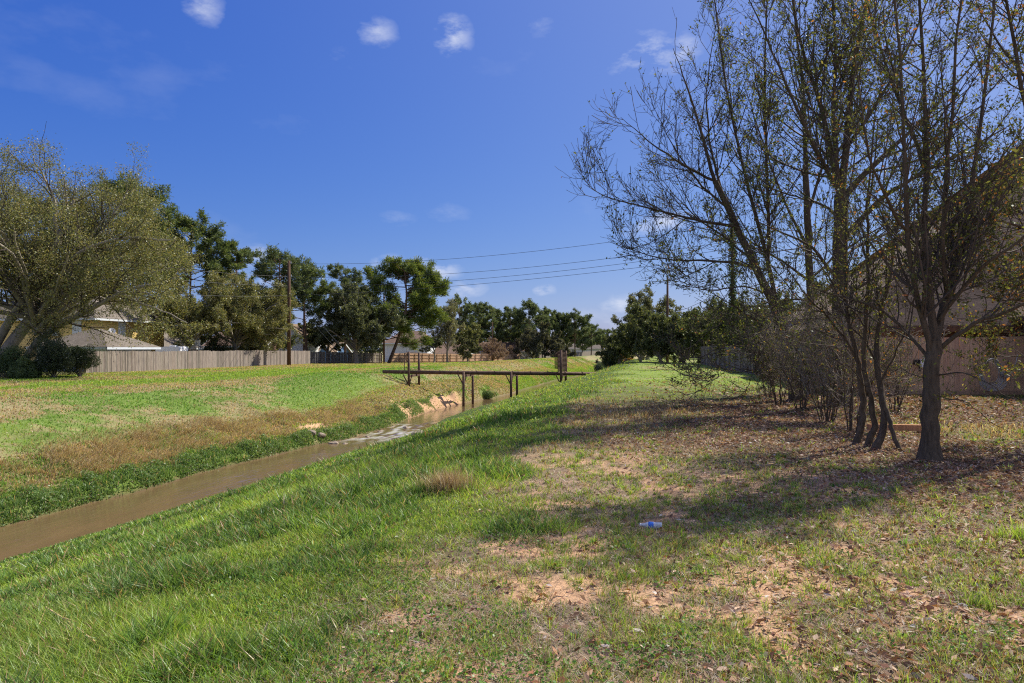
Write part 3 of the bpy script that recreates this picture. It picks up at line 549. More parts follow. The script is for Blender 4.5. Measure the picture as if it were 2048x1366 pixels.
# B clump of thin stems
bB = grd(1750, 11.5)
def st(u, d): return grd(u, d)
near_tree('multi_stem_tree', 'clump of thin curved stems beside the forked oak', 'tree', bB,
    [([st(1712, 11.7), at(1728, 830, 11.7), at(1722, 760, 11.7), at(1712, 700, 11.7)], .055, .04, 'flare'), ([st(1736, 11.5), at(1750, 850, 11.5), at(1742, 800, 11.5), at(1728, 740, 11.5)], .055, .04, 'flare'),
     ([st(1752, 11.2), at(1772, 850, 11.3), at(1760, 780, 11.4), at(1753, 690, 11.5)], .06, .045, 'flare'), ([st(1800, 11.0), at(1778, 840, 11.2), at(1760, 775, 11.4)], .035, .03, 'flare')],
    [(PP((1712, 700, 11.7), (1698, 620, 11.8), (1688, 450, 12), (1705, 250, 12)), .038, .008, .9), (PP((1728, 740, 11.5), (1745, 560, 11.4), (1742, 400, 11.2), (1765, 180, 11)), .038, .008, .9),
     (PP((1753, 690, 11.5), (1772, 560, 11.7), (1800, 400, 12), (1795, 240, 12.2)), .04, .008, .9), (PP((1722, 740, 11.7), (1670, 650, 11.5), (1610, 580, 11.3), (1570, 520, 11.2)), .022, .006, .7),
     (PP((1735, 790, 11.5), (1690, 740, 11), (1640, 720, 10.8)), .012, .004, .7), (PP((1760, 775, 11.4), (1800, 700, 11), (1830, 600, 10.8)), .018, .005, .9), (PP((1758, 730, 11.5), (1700, 640, 11.8), (1650, 520, 12)), .02, .005, .8)],
    12, pal=AUTUMN, wts=[5, 3, 4, .8, .8], per=3.6, lsize=.05, l1=(.5, 1.5), s1=.22)
# C big middle oak
bC = grd(1682, 19.0)
near_tree('oak_tree', 'tallest straight dark oak rising to the top of the photo with big limbs', 'tree', bC,
    [([bC, at(1681, 700, 19), at(1680, 560, 19), at(1680, 460, 19), at(1683, 390, 19)], .235, .17, 'flare')],
    [(PP((1683, 400, 19), (1665, 320, 19), (1640, 200, 19), (1600, 80, 19), (1565, -120, 19)), .10, .015, 1), (PP((1683, 400, 19), (1690, 290, 19), (1700, 150, 19.2), (1735, 0, 19.4), (1760, -220, 19.6)), .12, .015, 1),
     (PP((1675, 350, 19), (1662, 230, 18.8), (1668, 100, 18.5), (1650, -180, 18.3)), .08, .012, 1), (PP((1684, 480, 19), (1735, 420, 18.5), (1800, 370, 18), (1880, 330, 17.5), (2000, 260, 17)), .09, .015, 1),
     (PP((1688, 395, 19), (1740, 340, 19), (1800, 290, 19.2), (1870, 210, 19.5), (1960, 110, 20)), .10, .015, 1), (PP((1684, 600, 19), (1750, 550, 18.5), (1850, 520, 18), (1950, 480, 17.6)), .05, .01, 1),
     (PP((1676, 560, 19), (1630, 500, 18.5), (1580, 470, 18), (1510, 440, 17.6)), .05, .01, .9), (PP((1676, 430, 19), (1640, 400, 19.5), (1590, 390, 20), (1530, 370, 20.4)), .045, .01, .9),
     (PP((1676, 380, 19), (1630, 300, 18.4), (1580, 180, 18), (1530, 80, 17.8), (1480, -40, 17.6)), .06, .01, .9), (PP((1684, 640, 19), (1640, 620, 18), (1570, 620, 17.2), (1500, 640, 16.8)), .035, .008, .8),
     (PP((1690, 300, 19), (1770, 180, 19.5), (1830, 60, 20), (1890, -80, 20.3)), .06, .01, 1), (PP((1684, 520, 19), (1740, 480, 20), (1830, 450, 21), (1930, 400, 22)), .045, .01, 1)],
    13, s1=.42, l1=(1.2, 3.2), s2=.34, l2=(.5, 1.3), s3=.2, l3=(.2, .5), per=4.6, lsize=.085, rmin=.006, pal=OLIVE, wts=OW)
# D leaning tree with bare left limbs
bD = grd(1595, 21.0)
near_tree('leaning_tree', 'half bare tree leaning left with long limbs reaching over the grass', 'tree', bD,
    [([bD, at(1580, 700, 21), at(1556, 620, 21), at(1510, 534, 21), at(1475, 455, 21), at(1430, 362, 21)], .18, .08, 'flare')],
    [(PP((1430, 362, 21), (1402, 270, 21), (1372, 170, 21), (1350, 95, 21)), .06, .008, .12), (PP((1430, 362, 21), (1360, 325, 20.7), (1300, 285, 20.5), (1240, 235, 20.3)), .045, .006, .12),
     (PP((1475, 455, 21), (1400, 440, 20.5), (1325, 424, 20), (1230, 405, 19.6), (1165, 365, 19.4)), .05, .006, .12), (PP((1510, 534, 21), (1450, 522, 20.6), (1390, 519, 20.2), (1311, 515, 19.8), (1222, 482, 19.5)), .05, .006, .35),
     (PP((1556, 620, 21), (1533, 520, 21), (1490, 380, 21.3), (1450, 200, 21.6), (1425, 20, 22), (1400, -130, 22)), .075, .01, .75), (PP((1535, 530, 21), (1532, 380, 20.7), (1520, 200, 20.5), (1530, 0, 20.3), (1540, -150, 20)), .06, .01, .9),
     (PP((1450, 400, 21), (1420, 300, 21.5), (1415, 170, 22), (1440, 30, 22.4)), .045, .008, .6), (PP((1578, 700, 21), (1510, 640, 20.5), (1445, 600, 20), (1385, 570, 19.6)), .035, .006, .8),
     (PP((1580, 730, 21), (1510, 690, 20), (1440, 690, 19.5), (1400, 710, 19.3)), .022, .005, .9), (PP((1586, 760, 21), (1520, 740, 19.5), (1450, 740, 18.6), (1395, 757, 18)), .014, .004, .25),
     (PP((1500, 515, 21), (1440, 470, 21.5), (1380, 420, 22), (1320, 350, 22.3)), .04, .006, .25), (PP((1540, 590, 21), (1480, 570, 20), (1420, 580, 19.4), (1350, 560, 19)), .03, .006, .7),
     (PP((1455, 415, 21), (1400, 370, 21), (1350, 300, 21), (1300, 200, 21)), .04, .006, .15)],
    14, s1=.36, l1=(.9, 2.6), s2=.3, l2=(.4, 1.1), s3=.2, l3=(.15, .45), per=5.5, lsize=.085, rmin=.006, pal=OLIVE, wts=OW, up=.13)
# E
bE = grd(1628, 25.0)
near_tree('oak_tree', 'slim dark oak between the leaning tree and the tallest oak', 'tree', bE,
    [([bE, at(1622, 650, 25), at(1617, 480, 25), at(1610, 330, 25)], .17, .10, 'flare')],
    [(PP((1612, 350, 25), (1605, 200, 25), (1590, 50, 25), (1580, -150, 25)), .09, .012, 1), (PP((1617, 500, 25), (1570, 400, 25), (1530, 300, 25), (1490, 180, 25)), .06, .01, 1), (PP((1618, 560, 25), (1560, 520, 24.5), (1490, 490, 24), (1430, 480, 23.6)), .05, .01, 1),
     (PP((1614, 430, 25), (1650, 300, 25.5), (1700, 180, 26), (1740, 40, 26)), .06, .01, 1), (PP((1618, 600, 25), (1550, 600, 24), (1480, 620, 23.3), (1420, 640, 23)), .04, .01, 1), (PP((1618, 560, 25), (1680, 500, 26), (1760, 450, 26.5), (1830, 430, 27)), .05, .01, 1),
     (PP((1620, 640, 25), (1560, 660, 24), (1500, 680, 23.5)), .03, .008, 1.1)],
    15, s1=.5, l1=(1.2, 3.2), s2=.42, l2=(.5, 1.4), s3=.26, l3=(.2, .5), per=6.5, lsize=.10, rmin=.008, pal=OLIVE, wts=OW)
# G right edge tree, mostly beyond the frame
bG = grd(2210, 12.5)
near_tree('oak_tree', 'oak at the right edge whose orange tinged branches hang before the brick house', 'tree', bG,
    [([bG, at(2205, 650, 12.5), at(2200, 480, 12.5)], .15, .11, 'flare')],
    [(PP((2203, 560, 12.5), (2140, 420, 12.3), (2080, 260, 12), (2030, 60, 12), (2000, -150, 12)), .07, .012, 1), (PP((2203, 520, 12.5), (2120, 470, 12), (2030, 440, 11.6), (1950, 430, 11.4)), .05, .008, 1.1), (PP((2205, 640, 12.5), (2120, 610, 12), (2040, 600, 11.7), (1960, 590, 11.5)), .04, .008, 1.1),
     (PP((2200, 480, 12.5), (2190, 250, 12.5), (2150, 0, 12.5), (2120, -250, 12.5)), .09, .012, 1), (PP((2190, 350, 12.5), (2100, 200, 12.8), (2010, 120, 13), (1930, 0, 13.2)), .05, .008, 1), (PP((2205, 700, 12.5), (2130, 690, 12.2), (2060, 700, 12), (1990, 700, 12)), .025, .006, 1)],
    16, pal=AUTUMN, wts=[4, 3, 3, 1.6, 1.6], per=9.5, lsize=.064, s1=.3, rmin=.004)
# understory saplings
TWIGL = surf('pale_twig', (.24, .20, .16), .8, .35, 5, .2)
def sapling(u, d, h, seed, label, per=5, ns=7, pal=AUTUMN, wts=AW, spread=.5):
    rng = np.random.default_rng(seed); b = grd(u, d); limbs = []
    for i in range(ns):
        a = rng.uniform(0, 6.28); s = rng.uniform(.2, 1) * spread; hh = h * rng.uniform(.6, 1); q = b + np.array([np.cos(a) * .1, np.sin(a) * .1, 0])
        limbs.append(([q, q + np.array([np.cos(a) * s * .25, np.sin(a) * s * .25, hh * .35]), q + np.array([np.cos(a) * s * .7, np.sin(a) * s * .7, hh * .7]), q + np.array([np.cos(a) * s * 1.3, np.sin(a) * s * 1.3, hh])], .014, .004, 1))
    near_tree('sapling', label, 'sapling', b, [([b, b + np.array([.02, .02, h * .3]), b + np.array([.05, 0, h * .6])], .022, .01)], limbs, seed, s1=.16, l1=(.3, .9), s2=.16, l2=(.15, .45), s3=.1, l3=(.06, .18), per=per * .45, lsize=.05, pal=pal, wts=wts, group='brushy saplings under the oaks', rmin=.004, twig=TWIGL)
sapling(1655, 15.0, 2.6, 31, 'brushy sapling at the foot of the tallest oak', 4, 9, spread=.9)
sapling(1600, 18.0, 2.8, 32, 'brushy sapling in front of the leaning tree base', 4.5, 9, spread=1.2)
sapling(1540, 22.0, 2.3, 33, 'leafy sapling left of the leaning tree against the grey fence', 6, 5, pal=OLIVE, wts=OW, spread=1.1)
sapling(1700, 13.2, 2.2, 34, 'thin sapling with russet leaves left of the multi stem clump', 3.5, 6, pal=AUTUMN, wts=[2, 2, 2, 3, 2], spread=.6)
sapling(1790, 17.5, 2.8, 35, 'thin sapling behind the multi stem clump', 4, 6, spread=.8)
sapling(1625, 21.5, 3.6, 37, 'tall tangled sapling between the leaning tree and the tallest oak', 5, 6, pal=AUTUMN, wts=[4, 3, 3, .6, 1], spread=1.3)
sapling(1560, 19.5, 3.2, 38, 'twiggy sapling just left of the leaning tree foot', 4, 6, pal=OLIVE, wts=OW, spread=1.3)
sapling(1725, 20.5, 3.2, 39, 'tangled sapling right of the tallest oak trunk', 4, 6, pal=AUTUMN, wts=[4, 3, 3, .8, 1], spread=1.1)
# ---- generic far trees
def broad_tree(name, label, base, h, rad, crown0, seed, pal, wts=None, leafn=26000, lsize=.14, nl=11, trunk_r=.35, lean=(0, 0), group=None, limbs=None, bark=BARKG, twig=TWIG, s1=.5, fl=1.0, cat='tree', tip=1.0, up=.05):
    rng = np.random.default_rng(seed); base = np.array(base, float); o = empty(name, base, label, cat, group)
    top = base + np.array([lean[0], lean[1], crown0]); TP = [resample([base, base + (top - base) * .5 + rng.normal(0, .15, 3) * [1, 1, 0], top], 10)]; TR = [np.linspace(trunk_r * 1.1, trunk_r * .75, 10)]
    TR[0][0] *= 1.3
    ctr = base + np.array([lean[0] * 1.4, lean[1] * 1.4, 0]); LPs = []
    for i in range(nl):
        a = i * 2.399 + rng.uniform(-.3, .3); e = math.asin(np.clip(rng.uniform(.02, 1) ** .8, 0, 1)); k = rng.uniform(.72, .95)
        tgt = ctr + np.array([math.cos(a) * math.cos(e) * rad * k, math.sin(a) * math.cos(e) * rad * k, crown0 * .85 + (h - crown0 * .85) * math.sin(e) * k])
        mid = top * .45 + tgt * .55 + np.array([0, 0, .12 * rad * (1 - math.sin(e))]) + rng.normal(0, .06 * rad, 3); LPs.append(resample([top - [0, 0, rng.uniform(0, .35) * crown0], mid, tgt], 10))
    rr0 = trunk_r * .42
    LRs = [np.linspace(rr0, rr0 * .2, 10) for _ in LPs]
    for (p, r0, r1) in (limbs or []): LPs.append(resample(p, 10)); LRs.append(np.linspace(r0, r1, 10))
    LP = np.stack(LPs); LR = np.stack(LRs); LP[:, 2:] += np.cumsum(rng.normal(0, .02 * rad / 3, LP[:, 2:].shape), axis=1)
    sc = rad / 7.0; leafn = int(leafn * 1.9)
    P1, R1, i1 = spawn(rng, LP, LR, s1 * sc, lambda g, K, t, s: g.uniform(1.2, 3.2, K) * sc * (1.1 - .4 * t), 48, up, .12, 6, .22, .5, .09)
    P2, R2, i2 = spawn(rng, P1, R1, .42 * sc, lambda g, K, t, s: g.uniform(.6, 1.5, K) * sc * (1.1 - .4 * t), 48, up, .15, 4, .15, .5, .03)
    tube_obj('trunk', [(np.stack(TP), np.stack(TR), 9), (LP, LR, 6)], bark, o)
    tube_obj('branches', [(P1, np.maximum(R1, .012 * tip), 3), (P2, np.maximum(R2, .008 * tip), 3)], twig, o)
    if leafn:
        c = leaves_on(rng, P2, leafn / max(len(P2), 1), .16 * sc * fl)
        V, q, cc = leafcloud(rng, c, lsize, .5, pal, wts, .3); mesh_np('crown', V, [q], LEAF, o, cc)
    return o
GOAK = [(.165, .18, .065), (.21, .21, .095), (.11, .125, .05), (.28, .265, .15), (.23, .20, .075)]; DOAK = [(.095, .115, .06), (.13, .15, .08), (.19, .20, .12), (.065, .075, .04)]
LGT = [(.20, .21, .08), (.25, .25, .12), (.15, .16, .06)]
# left big live oak
b1 = grd(-20, 52); b1b = grd(-15, 52)
broad_tree('live_oak', 'largest live oak with grey green crown and low leaning limbs at the left edge', b1, 17.4, 11.6, 4.9, 41, GOAK, leafn=88000, lsize=.13, nl=38, trunk_r=.5, lean=(3.0, 1.0),
    limbs=[([at(40, 735, 52), at(80, 670, 51), at(150, 628, 50), at(235, 582, 49.5), at(330, 560, 49)], .32, .07), ([at(-15, 700, 52), at(20, 640, 52), at(70, 570, 51.5), at(120, 490, 51), at(150, 400, 51)], .36, .08), ([at(70, 570, 51.5), at(160, 500, 50), at(260, 470, 49.5), at(360, 480, 49)], .18, .05),
           ([at(230, 582, 49.5), at(300, 610, 48.5), at(370, 640, 48)], .10, .03), ([at(120, 490, 51), at(100, 380, 51), at(60, 310, 51)], .14, .03)], s1=.42)
broad_tree('live_oak', 'broad olive oak behind the grey fence over the backboard', grd(470, 83), 12.0, 7.8, 3.4, 42, GOAK, leafn=52000, lsize=.18, nl=20, trunk_r=.32, s1=.45)
broad_tree('live_oak', 'oak with dark forked trunk just left of the tall utility pole', grd(532, 91), 11.2, 6.2, 3.4, 43, [(.11, .13, .05), (.15, .16, .07), (.08, .09, .04)], leafn=38000, lsize=.2, nl=18, trunk_r=.25, s1=.45)
broad_tree('live_oak', 'oak filling the gap between the biggest live oak and the backboard', grd(385, 77), 11.0, 6.0, 3.6, 44, GOAK, leafn=34000, lsize=.19, nl=16, trunk_r=.25)
broad_tree('live_oak', 'dense dark evergreen oak right of the blue gable', grd(712, 104), 13.2, 7.2, 2.6, 45, DOAK, leafn=42000, lsize=.24, nl=14, trunk_r=.4, s1=.42)
broad_tree('live_oak', 'small grey oak under the dark oak beside the blue gable', grd(655, 110), 8.5, 4.5, 2.0, 46, [(.12, .13, .07), (.09, .10, .05)], leafn=14000, lsize=.25, nl=9, trunk_r=.25)
broad_tree('bare_tree', 'pale half bare tree right of the tall leaning pine', grd(895, 128), 12.2, 4.6, 3.0, 47, [(.26, .25, .16), (.2, .2, .12)], leafn=9000, lsize=.2, nl=13, trunk_r=.22, tip=1.6, up=.12)
broad_tree('bare_tree', 'yellow green willowy tree beside the brown rounded shrub', grd(935, 133), 9.6, 3.4, 1.2, 48, LGT, leafn=16000, lsize=.22, nl=10, trunk_r=.15)
broad_tree('small_tree', 'thin dark forked tree right of the leaning pine trunk', grd(868, 124), 6.0, 2.8, 2.2, 49, DOAK, leafn=3000, lsize=.2, nl=8, trunk_r=.17, tip=1.5)
broad_tree('small_tree', 'short dark tree at the foot of the pale half bare tree', grd(935, 126), 5.5, 2.6, 1.6, 50, [(.12, .13, .07), (.16, .16, .09)], leafn=9000, lsize=.2, nl=8, trunk_r=.14)
broad_tree('live_oak', 'low dark spreading oak beside the pale far fence', grd(1090, 158), 8.2, 6.4, 1.0, 51, [(.10, .10, .065), (.14, .135, .095), (.07, .075, .045)], leafn=30000, lsize=.28, nl=15, trunk_r=.3, s1=.42)
broad_tree('live_oak', 'grey rounded oak between the brown shrubs and the low dark oak', grd(1052, 172), 7.4, 4.5, .8, 52, [(.15, .13, .10), (.11, .10, .07)], leafn=15000, lsize=.3, nl=10, trunk_r=.2)
BRN = [(.22, .15, .115), (.27, .19, .15)]
TWB = surf('russet_twig', (.26, .17, .13), .8, .2, 5)
broad_tree('bare_shrub', 'rounded leafless brown crepe myrtle left of the far white house', grd(985, 150), 6.3, 3.3, .6, 53, BRN, leafn=9000, lsize=.14, nl=18, trunk_r=.12, twig=TWB, bark=TWB, tip=2.2, s1=.3, up=.2)
broad_tree('bare_shrub', 'rounded leafless brown crepe myrtle before the far white house', grd(1010, 158), 5.2, 3.0, .6, 54, BRN, leafn=6000, lsize=.14, nl=16, trunk_r=.12, twig=TWB, bark=TWB, tip=2.2, s1=.32, up=.2)
# right side beyond the flat grass
broad_tree('bare_tree', 'pale thin crowned oak standing behind the dark hedge trees', grd(1295, 98), 11.0, 5.2, 2.5, 55, [(.17, .18, .10), (.22, .21, .13), (.10, .11, .06)], leafn=20000, lsize=.2, nl=14, trunk_r=.25, tip=1.3, up=.1)
DK = [(.07, .09, .035), (.11, .13, .05), (.16, .17, .08)]
for i, (u, d, h, r_, lb) in enumerate([(1240, 92, 5.6, 3.2, 'dark hedge tree at the left end of the row above the orange bush'), (1282, 84, 7.0, 3.6, 'dark hedge tree standing before the pale thin crowned oak'), (1322, 78, 6.6, 3.4, 'dark hedge tree left of the far black pole'), (1368, 77, 6.4, 3.6, 'dark hedge tree right of the far black pole'), (1412, 72, 7.2, 3.8, 'dark hedge tree at the end of the grey side fence')]):
    broad_tree('hedge_tree', lb, grd(u, d), h, r_, .5, 60 + i, DK, leafn=24000, lsize=.18, nl=16, trunk_r=.2, s1=.4, group='dark hedge trees beyond the flat grass', fl=1.3)
for i, (u, d, h, r_, lb) in enumerate([(1490, 62, 7.5, 4.0, 'evergreen behind the grey side fence left of the leaning tree'), (1580, 55, 7.5, 4.2, 'evergreen behind the grey side fence under the oaks'), (1675, 58, 8.5, 4.6, 'evergreen behind the grey side fence near the brick house')]):
    broad_tree('evergreen_tree', lb, grd(u, d), h, r_, .8, 70 + i, DK + [(.10, .12, .05)], leafn=22000, lsize=.16, nl=14, trunk_r=.2, s1=.42)
broad_tree('tree', 'grey leafless tree at the far end of the creek', grd(1222, 150), 6.5, 4.5, .5, 75, [(.14, .13, .10), (.10, .10, .075)], leafn=9000, lsize=.3, nl=10, trunk_r=.15)
broad_tree('orange_bush', 'small orange brown bush at the end of the creek', grd(1252, 110), 2.3, 1.4, .2, 76, [(.42, .22, .06), (.5, .3, .1)], leafn=3500, lsize=.14, nl=10, trunk_r=.05, cat='bush')
# pines
def pine_mesh(name, label, base, h, rad, c0, seed, pal, group=None, leafn=14000, tr=.22, bend=0., nb=26, open_=.0, lsize=.36):
    rng = np.random.default_rng(seed); base = np.array(base, float); o = empty(name, base, label, 'pine tree', group)
    leafn = int(leafn * 1.9); nb = int(nb * 1.45); c0 = min(.68, c0 * 1.12)
    zt = np.linspace(0, 1, 12); T = base + np.stack([bend * np.sin(zt * 2.2), zt * 0 + bend * .3 * zt, zt * h * .97], -1); T[1:] += np.cumsum(rng.normal(0, .04, (11, 3)), axis=0) * [1, 1, 0]
    TRr = np.linspace(tr, tr * .3, 12); bl, br = [], []
    for i in range(nb):
        f = c0 + (1 - c0) * (i + rng.uniform(0, 1)) / nb; k = f * 11; j = min(int(k), 10); p = T[j] * (1 - (k - j)) + T[j + 1] * (k - j); a = rng.uniform(0, 6.28)
        g_ = (f - c0) / (1 - c0); ln = rad * (.45 + .75 * math.sin(math.pi * min(1, .25 + .72 * g_))) * rng.uniform(.6, 1.1) * (1 if g_ < .9 else .6)
        e = rng.uniform(-.25, .45) + .4 * g_; d = np.array([math.cos(a) * math.cos(e), math.sin(a) * math.cos(e), math.sin(e)]); bl.append(resample([p, p + d * ln * .5 - [0, 0, .03 * ln], p + d * ln + [0, 0, .12 * ln]], 7)); br.append(np.linspace(tr * .3, tr * .07, 7))
    B = np.stack(bl); BR = np.stack(br)
    P1, R1, _ = spawn(rng, B, BR, .42, lambda g, K, t, s: g.uniform(.5, 1.3, K) * rad / 4, 50, .12, .12, 4, .35, .5, .05)
    tube_obj('trunk', [(T[None], TRr[None], 8)], surf_pine, o); tube_obj('branches', [(B, BR, 4), (P1, np.maximum(R1, .015), 3)], surf_pine, o)
    tips = np.concatenate([P1[:, -1], P1[:, 2], B[:, -1]]); nt_ = len(tips); per = max(3, int(leafn / nt_)); idx = np.repeat(np.arange(nt_), per); n = len(idx)
    dd = randdir(rng, n); dd[:, 2] = np.abs(dd[:, 2]) * 1.15 - .2; c = tips[idx] + dd * rng.uniform(.05, .5, (n, 1)) * rad / 3.6 + rng.normal(0, .10, (n, 3)) * [1, 1, 1.5]
    a_ = dd / np.linalg.norm(dd, axis=1, keepdims=True); b_ = np.cross(a_, randdir(rng, n)); b_ /= np.linalg.norm(b_, axis=1, keepdims=True); s = lsize * rng.uniform(.6, 1.2, (n, 1))
    V = leafquads(c, a_ * s / 2, b_ * s * .13); i = (np.arange(n) * 4)[:, None]; q = np.concatenate([i, i + 1, i + 2, i + 3], 1)
    mesh_np('crown', V.reshape(-1, 3), [q], NEEDLE, o, np.repeat(pick(rng, n, pal, None, .3)[:, None], 4, 1).reshape(-1, 3)); return o
surf_pine = surf('pine_bark', (.15, .095, .07), .9, .4, 4, .15, bump=.5)
PIN = [(.10, .145, .055), (.14, .18, .065), (.19, .225, .09), (.065, .095, .04)]; PINY = [(.15, .19, .05), (.10, .15, .045), (.23, .26, .06), (.07, .11, .035)]; PIND = [(.085, .12, .06), (.12, .155, .075), (.17, .20, .105)]
def ph(v, d, g=-.5): return 1.6 + (HZ - v) * d / F - g
PL = [  # u, vtop, d, crown radius, crown start, palette, label, bend, leafn, nb
 (262, 375, 92, 5.5, .45, PIN, 'dark pine crown rising behind the biggest live oak', 0, 26000, 34),
 (90, 415, 90, 5.0, .4, PIN, 'pine hidden behind the left side of the biggest live oak', 0, 16000, 26),
 (378, 452, 98, 4.8, .5, PIN, 'pine with dense top left of the slimmer pine, above the oaks', 0, 20000, 28),
 (330, 478, 100, 4.0, .5, PIN, 'bright green pine between the biggest live oak and the dense topped pine', 0, 12000, 20),
 (470, 488, 104, 3.2, .62, PIN, 'slim pine with small tufted top above the olive oaks', 0, 9000, 16),
 (552, 512, 100, 4.4, .45, PIND, 'open crowned pine directly behind the tall utility pole', .6, 11000, 20),
 (615, 524, 104, 4.6, .38, PIN, 'airy pine with several tufts right of the tall utility pole', -.6, 13000, 24),
 (690, 540, 118, 3.6, .5, PIND, 'dark pine top above the dense evergreen oak', 0, 11000, 20)]
for i, (u, v, d, r_, c0, pal, lb, bend, ln, nb) in enumerate(PL):
    b_ = grd(u, d); pine_mesh('pine_tree', lb, b_, 1.6 + (HZ - v) * d / F - b_[2], r_, c0, 100 + i, pal, 'pines behind the far houses', ln, bend=bend, nb=nb, lsize=.42)
b_ = grd(777, 112); pine_mesh('pine_tree', 'tall leaning pine with yellow green lower boughs before the white house', b_, 1.6 + (HZ - 530) * 112 / F - b_[2], 6.3, .2, 120, PINY, None, 62000, tr=.3, bend=2.9, nb=36, lsize=.42)
P2L = [(920, 598, 165, 4.2), (958, 612, 172, 4.6), (985, 622, 176, 4.0), (1020, 622, 180, 4.8), (1058, 610, 178, 5.2), (1085, 622, 186, 4.2), (1106, 626, 190, 4.4), (1128, 632, 190, 4.4), (1150, 630, 188, 5.0), (1182, 655, 220, 4.6), (1205, 662, 260, 5.0), (1040, 640, 195, 4.5), (940, 640, 185, 4.5), (1000, 650, 190, 4.0), (1165, 668, 240, 5.)]
P2N = ['leftmost of the far pine row, peeping over the pale half bare tree', 'second pine from the left in the far row', 'third pine from the left in the far row, partly behind the brown shrubs', 'dark far pine above the right brown shrub', 'tallest pine of the far row above the low dark oak', 'narrow far pine just right of the tallest of the row', 'far pine right of the narrow one above the low dark oak', 'far pine near the right end of the dense row', 'broad pine ending the dense far row on the right', 'lone pale pine in the gap right of the dense row', 'smallest distant pine by the creek vanishing point', 'low dark pine filling behind the tallest of the row', 'low dark pine behind the yellow green willowy tree', 'low dark pine behind the brown crepe myrtles', 'low distant pine below the lone pale pine']
for i, (u, v, d, r_) in enumerate(P2L):
    b_ = grd(u, d); pine_mesh('pine_tree', P2N[i], b_, 1.6 + (HZ - v) * d / F - b_[2], r_ * .82, .34, 140 + i, PIND, 'far row of dark pines', 9000, nb=24, lsize=.55, tr=.2)
# wood behind everything on the left / far horizon
rng = np.random.default_rng(77); n = 120000; uu = rng.uniform(-1500, 2600, n); 
def wood(name, label, u0, u1, d0, d1, h0, n, seed, pal, ls=.9):
    rng = np.random.default_rng(seed); k = int((u1 - u0) / 26); c = []
    for i in range(k):
        u = u0 + (u1 - u0) * (i + rng.uniform(0, 1)) / k; d = rng.uniform(d0, d1); p = grd(u, d); h = h0 * rng.uniform(.55, 1.1); m_ = n // k
        v = randdir(rng, m_) * rng.uniform(.3, 1, (m_, 1)) ** .5; c.append(p + np.array([0, 0, h * .52]) + v * np.array([h * .45, h * .45, h * .5]) + rng.normal(0, .4, (m_, 3)))
    c = np.concatenate(c); V, q, cc = leafcloud(rng, c, ls, .6, pal, None, .3); o = mesh_np(name, V, [q], LEAF, col=cc); tag(o, label, 'wood', kind='stuff')
wood('far_woods', 'distant dark wood beyond the creek and the houses', -500, 1330, 230, 330, 11, 60000, 5, [(.05, .07, .035), (.075, .09, .05), (.04, .05, .03)], 1.1)
wood('woods', 'dark wood behind the right hand fence and house', 1330, 2500, 95, 150, 9, 50000, 6, [(.05, .065, .03), (.08, .09, .045), (.035, .045, .02)], .6)
# bushes at the left fence end
def bush(label, base, rx, h, seed, pal, n=14000, ls=.09, name='shrub', group=None, stems=True):
    rng = np.random.default_rng(seed); o = empty(name, base, label, 'shrub', group); base = np.array(base)
    k = 26; sc_ = randdir(rng, k) * rng.uniform(.25, .85, (k, 1)); sc_[:, 2] = np.abs(sc_[:, 2]) * 1.6 - .3; ctr = base + np.array([0, 0, h * .35]) + sc_ * np.array([rx, rx, h * .5]); idx = rng.integers(0, k, n)
    c = ctr[idx] + randdir(rng, n) * rng.uniform(.5, 1, (n, 1)) * rx * .33; c = c[c[:, 2] > base[2]]
    V, q, cc = leafcloud(rng, c, ls, .5, pal, None, .3); mesh_np('leaves', V, [q], LEAF, o, cc)
    P = np.stack([resample([base, base + (x - base) * .5 + [0, 0, .1 * h], x], 5) for x in ctr]); tube_obj('stems', [(P, np.broadcast_to(np.linspace(.035, .01, 5), (k, 5)), 4)], BARKG, o); return o
BG = [(.05, .08, .035), (.08, .12, .05), (.11, .15, .07)]
bush('mid green bush at the left edge below the leaning limbs', grd(12, 47.5), 1.9, 2.9, 201, [(.07, .11, .045), (.11, .16, .07)])
bush('low feathery green bush between the left edge bush and the dark thicket', grd(52, 46.5), 1.1, 1.7, 202, [(.09, .13, .055), (.13, .18, .08)])
bush('large glossy dark thicket hiding the left end of the grey fence', grd(108, 48), 2.2, 3.6, 203, [(.03, .045, .025), (.05, .07, .04), (.08, .10, .07)], 26000)
bush('dark thicket touching the left end of the grey fence', grd(160, 49.5), 1.5, 3.0, 204, [(.03, .045, .025), (.05, .07, .035)], 14000)
bush('dark shrubs behind the left edge bush', grd(-60, 48), 2.4, 3.4, 205, BG, 16000)
bush('dark evergreen shrub behind the backboard', grd(432, 80), 2.6, 4.2, 206, [(.03, .045, .022), (.05, .07, .03)], 12000, .13)
bush('pale green shrub overtopping the grey fence under the forked oak', grd(505, 88), 2.4, 4.4, 207, [(.12, .14, .07), (.16, .17, .09)], 9000, .15)
bush('dark shrub on the far bank at the end of the pale fence', grd(1222, 105), 2.0, 2.8, 208, [(.035, .05, .025), (.06, .08, .04)], 9000, .16)
bush('low grey green shrub beside the far creek bend', grd(1200, 112), 1.2, 1.9, 209, [(.14, .18, .13), (.10, .13, .09)], 4000, .14)
bush('small grassy clump growing on the eroded bank behind the bridge posts', gnd(975, 797), .9, .8, 210, [(.08, .13, .045), (.12, .18, .06)], 6000, .08)
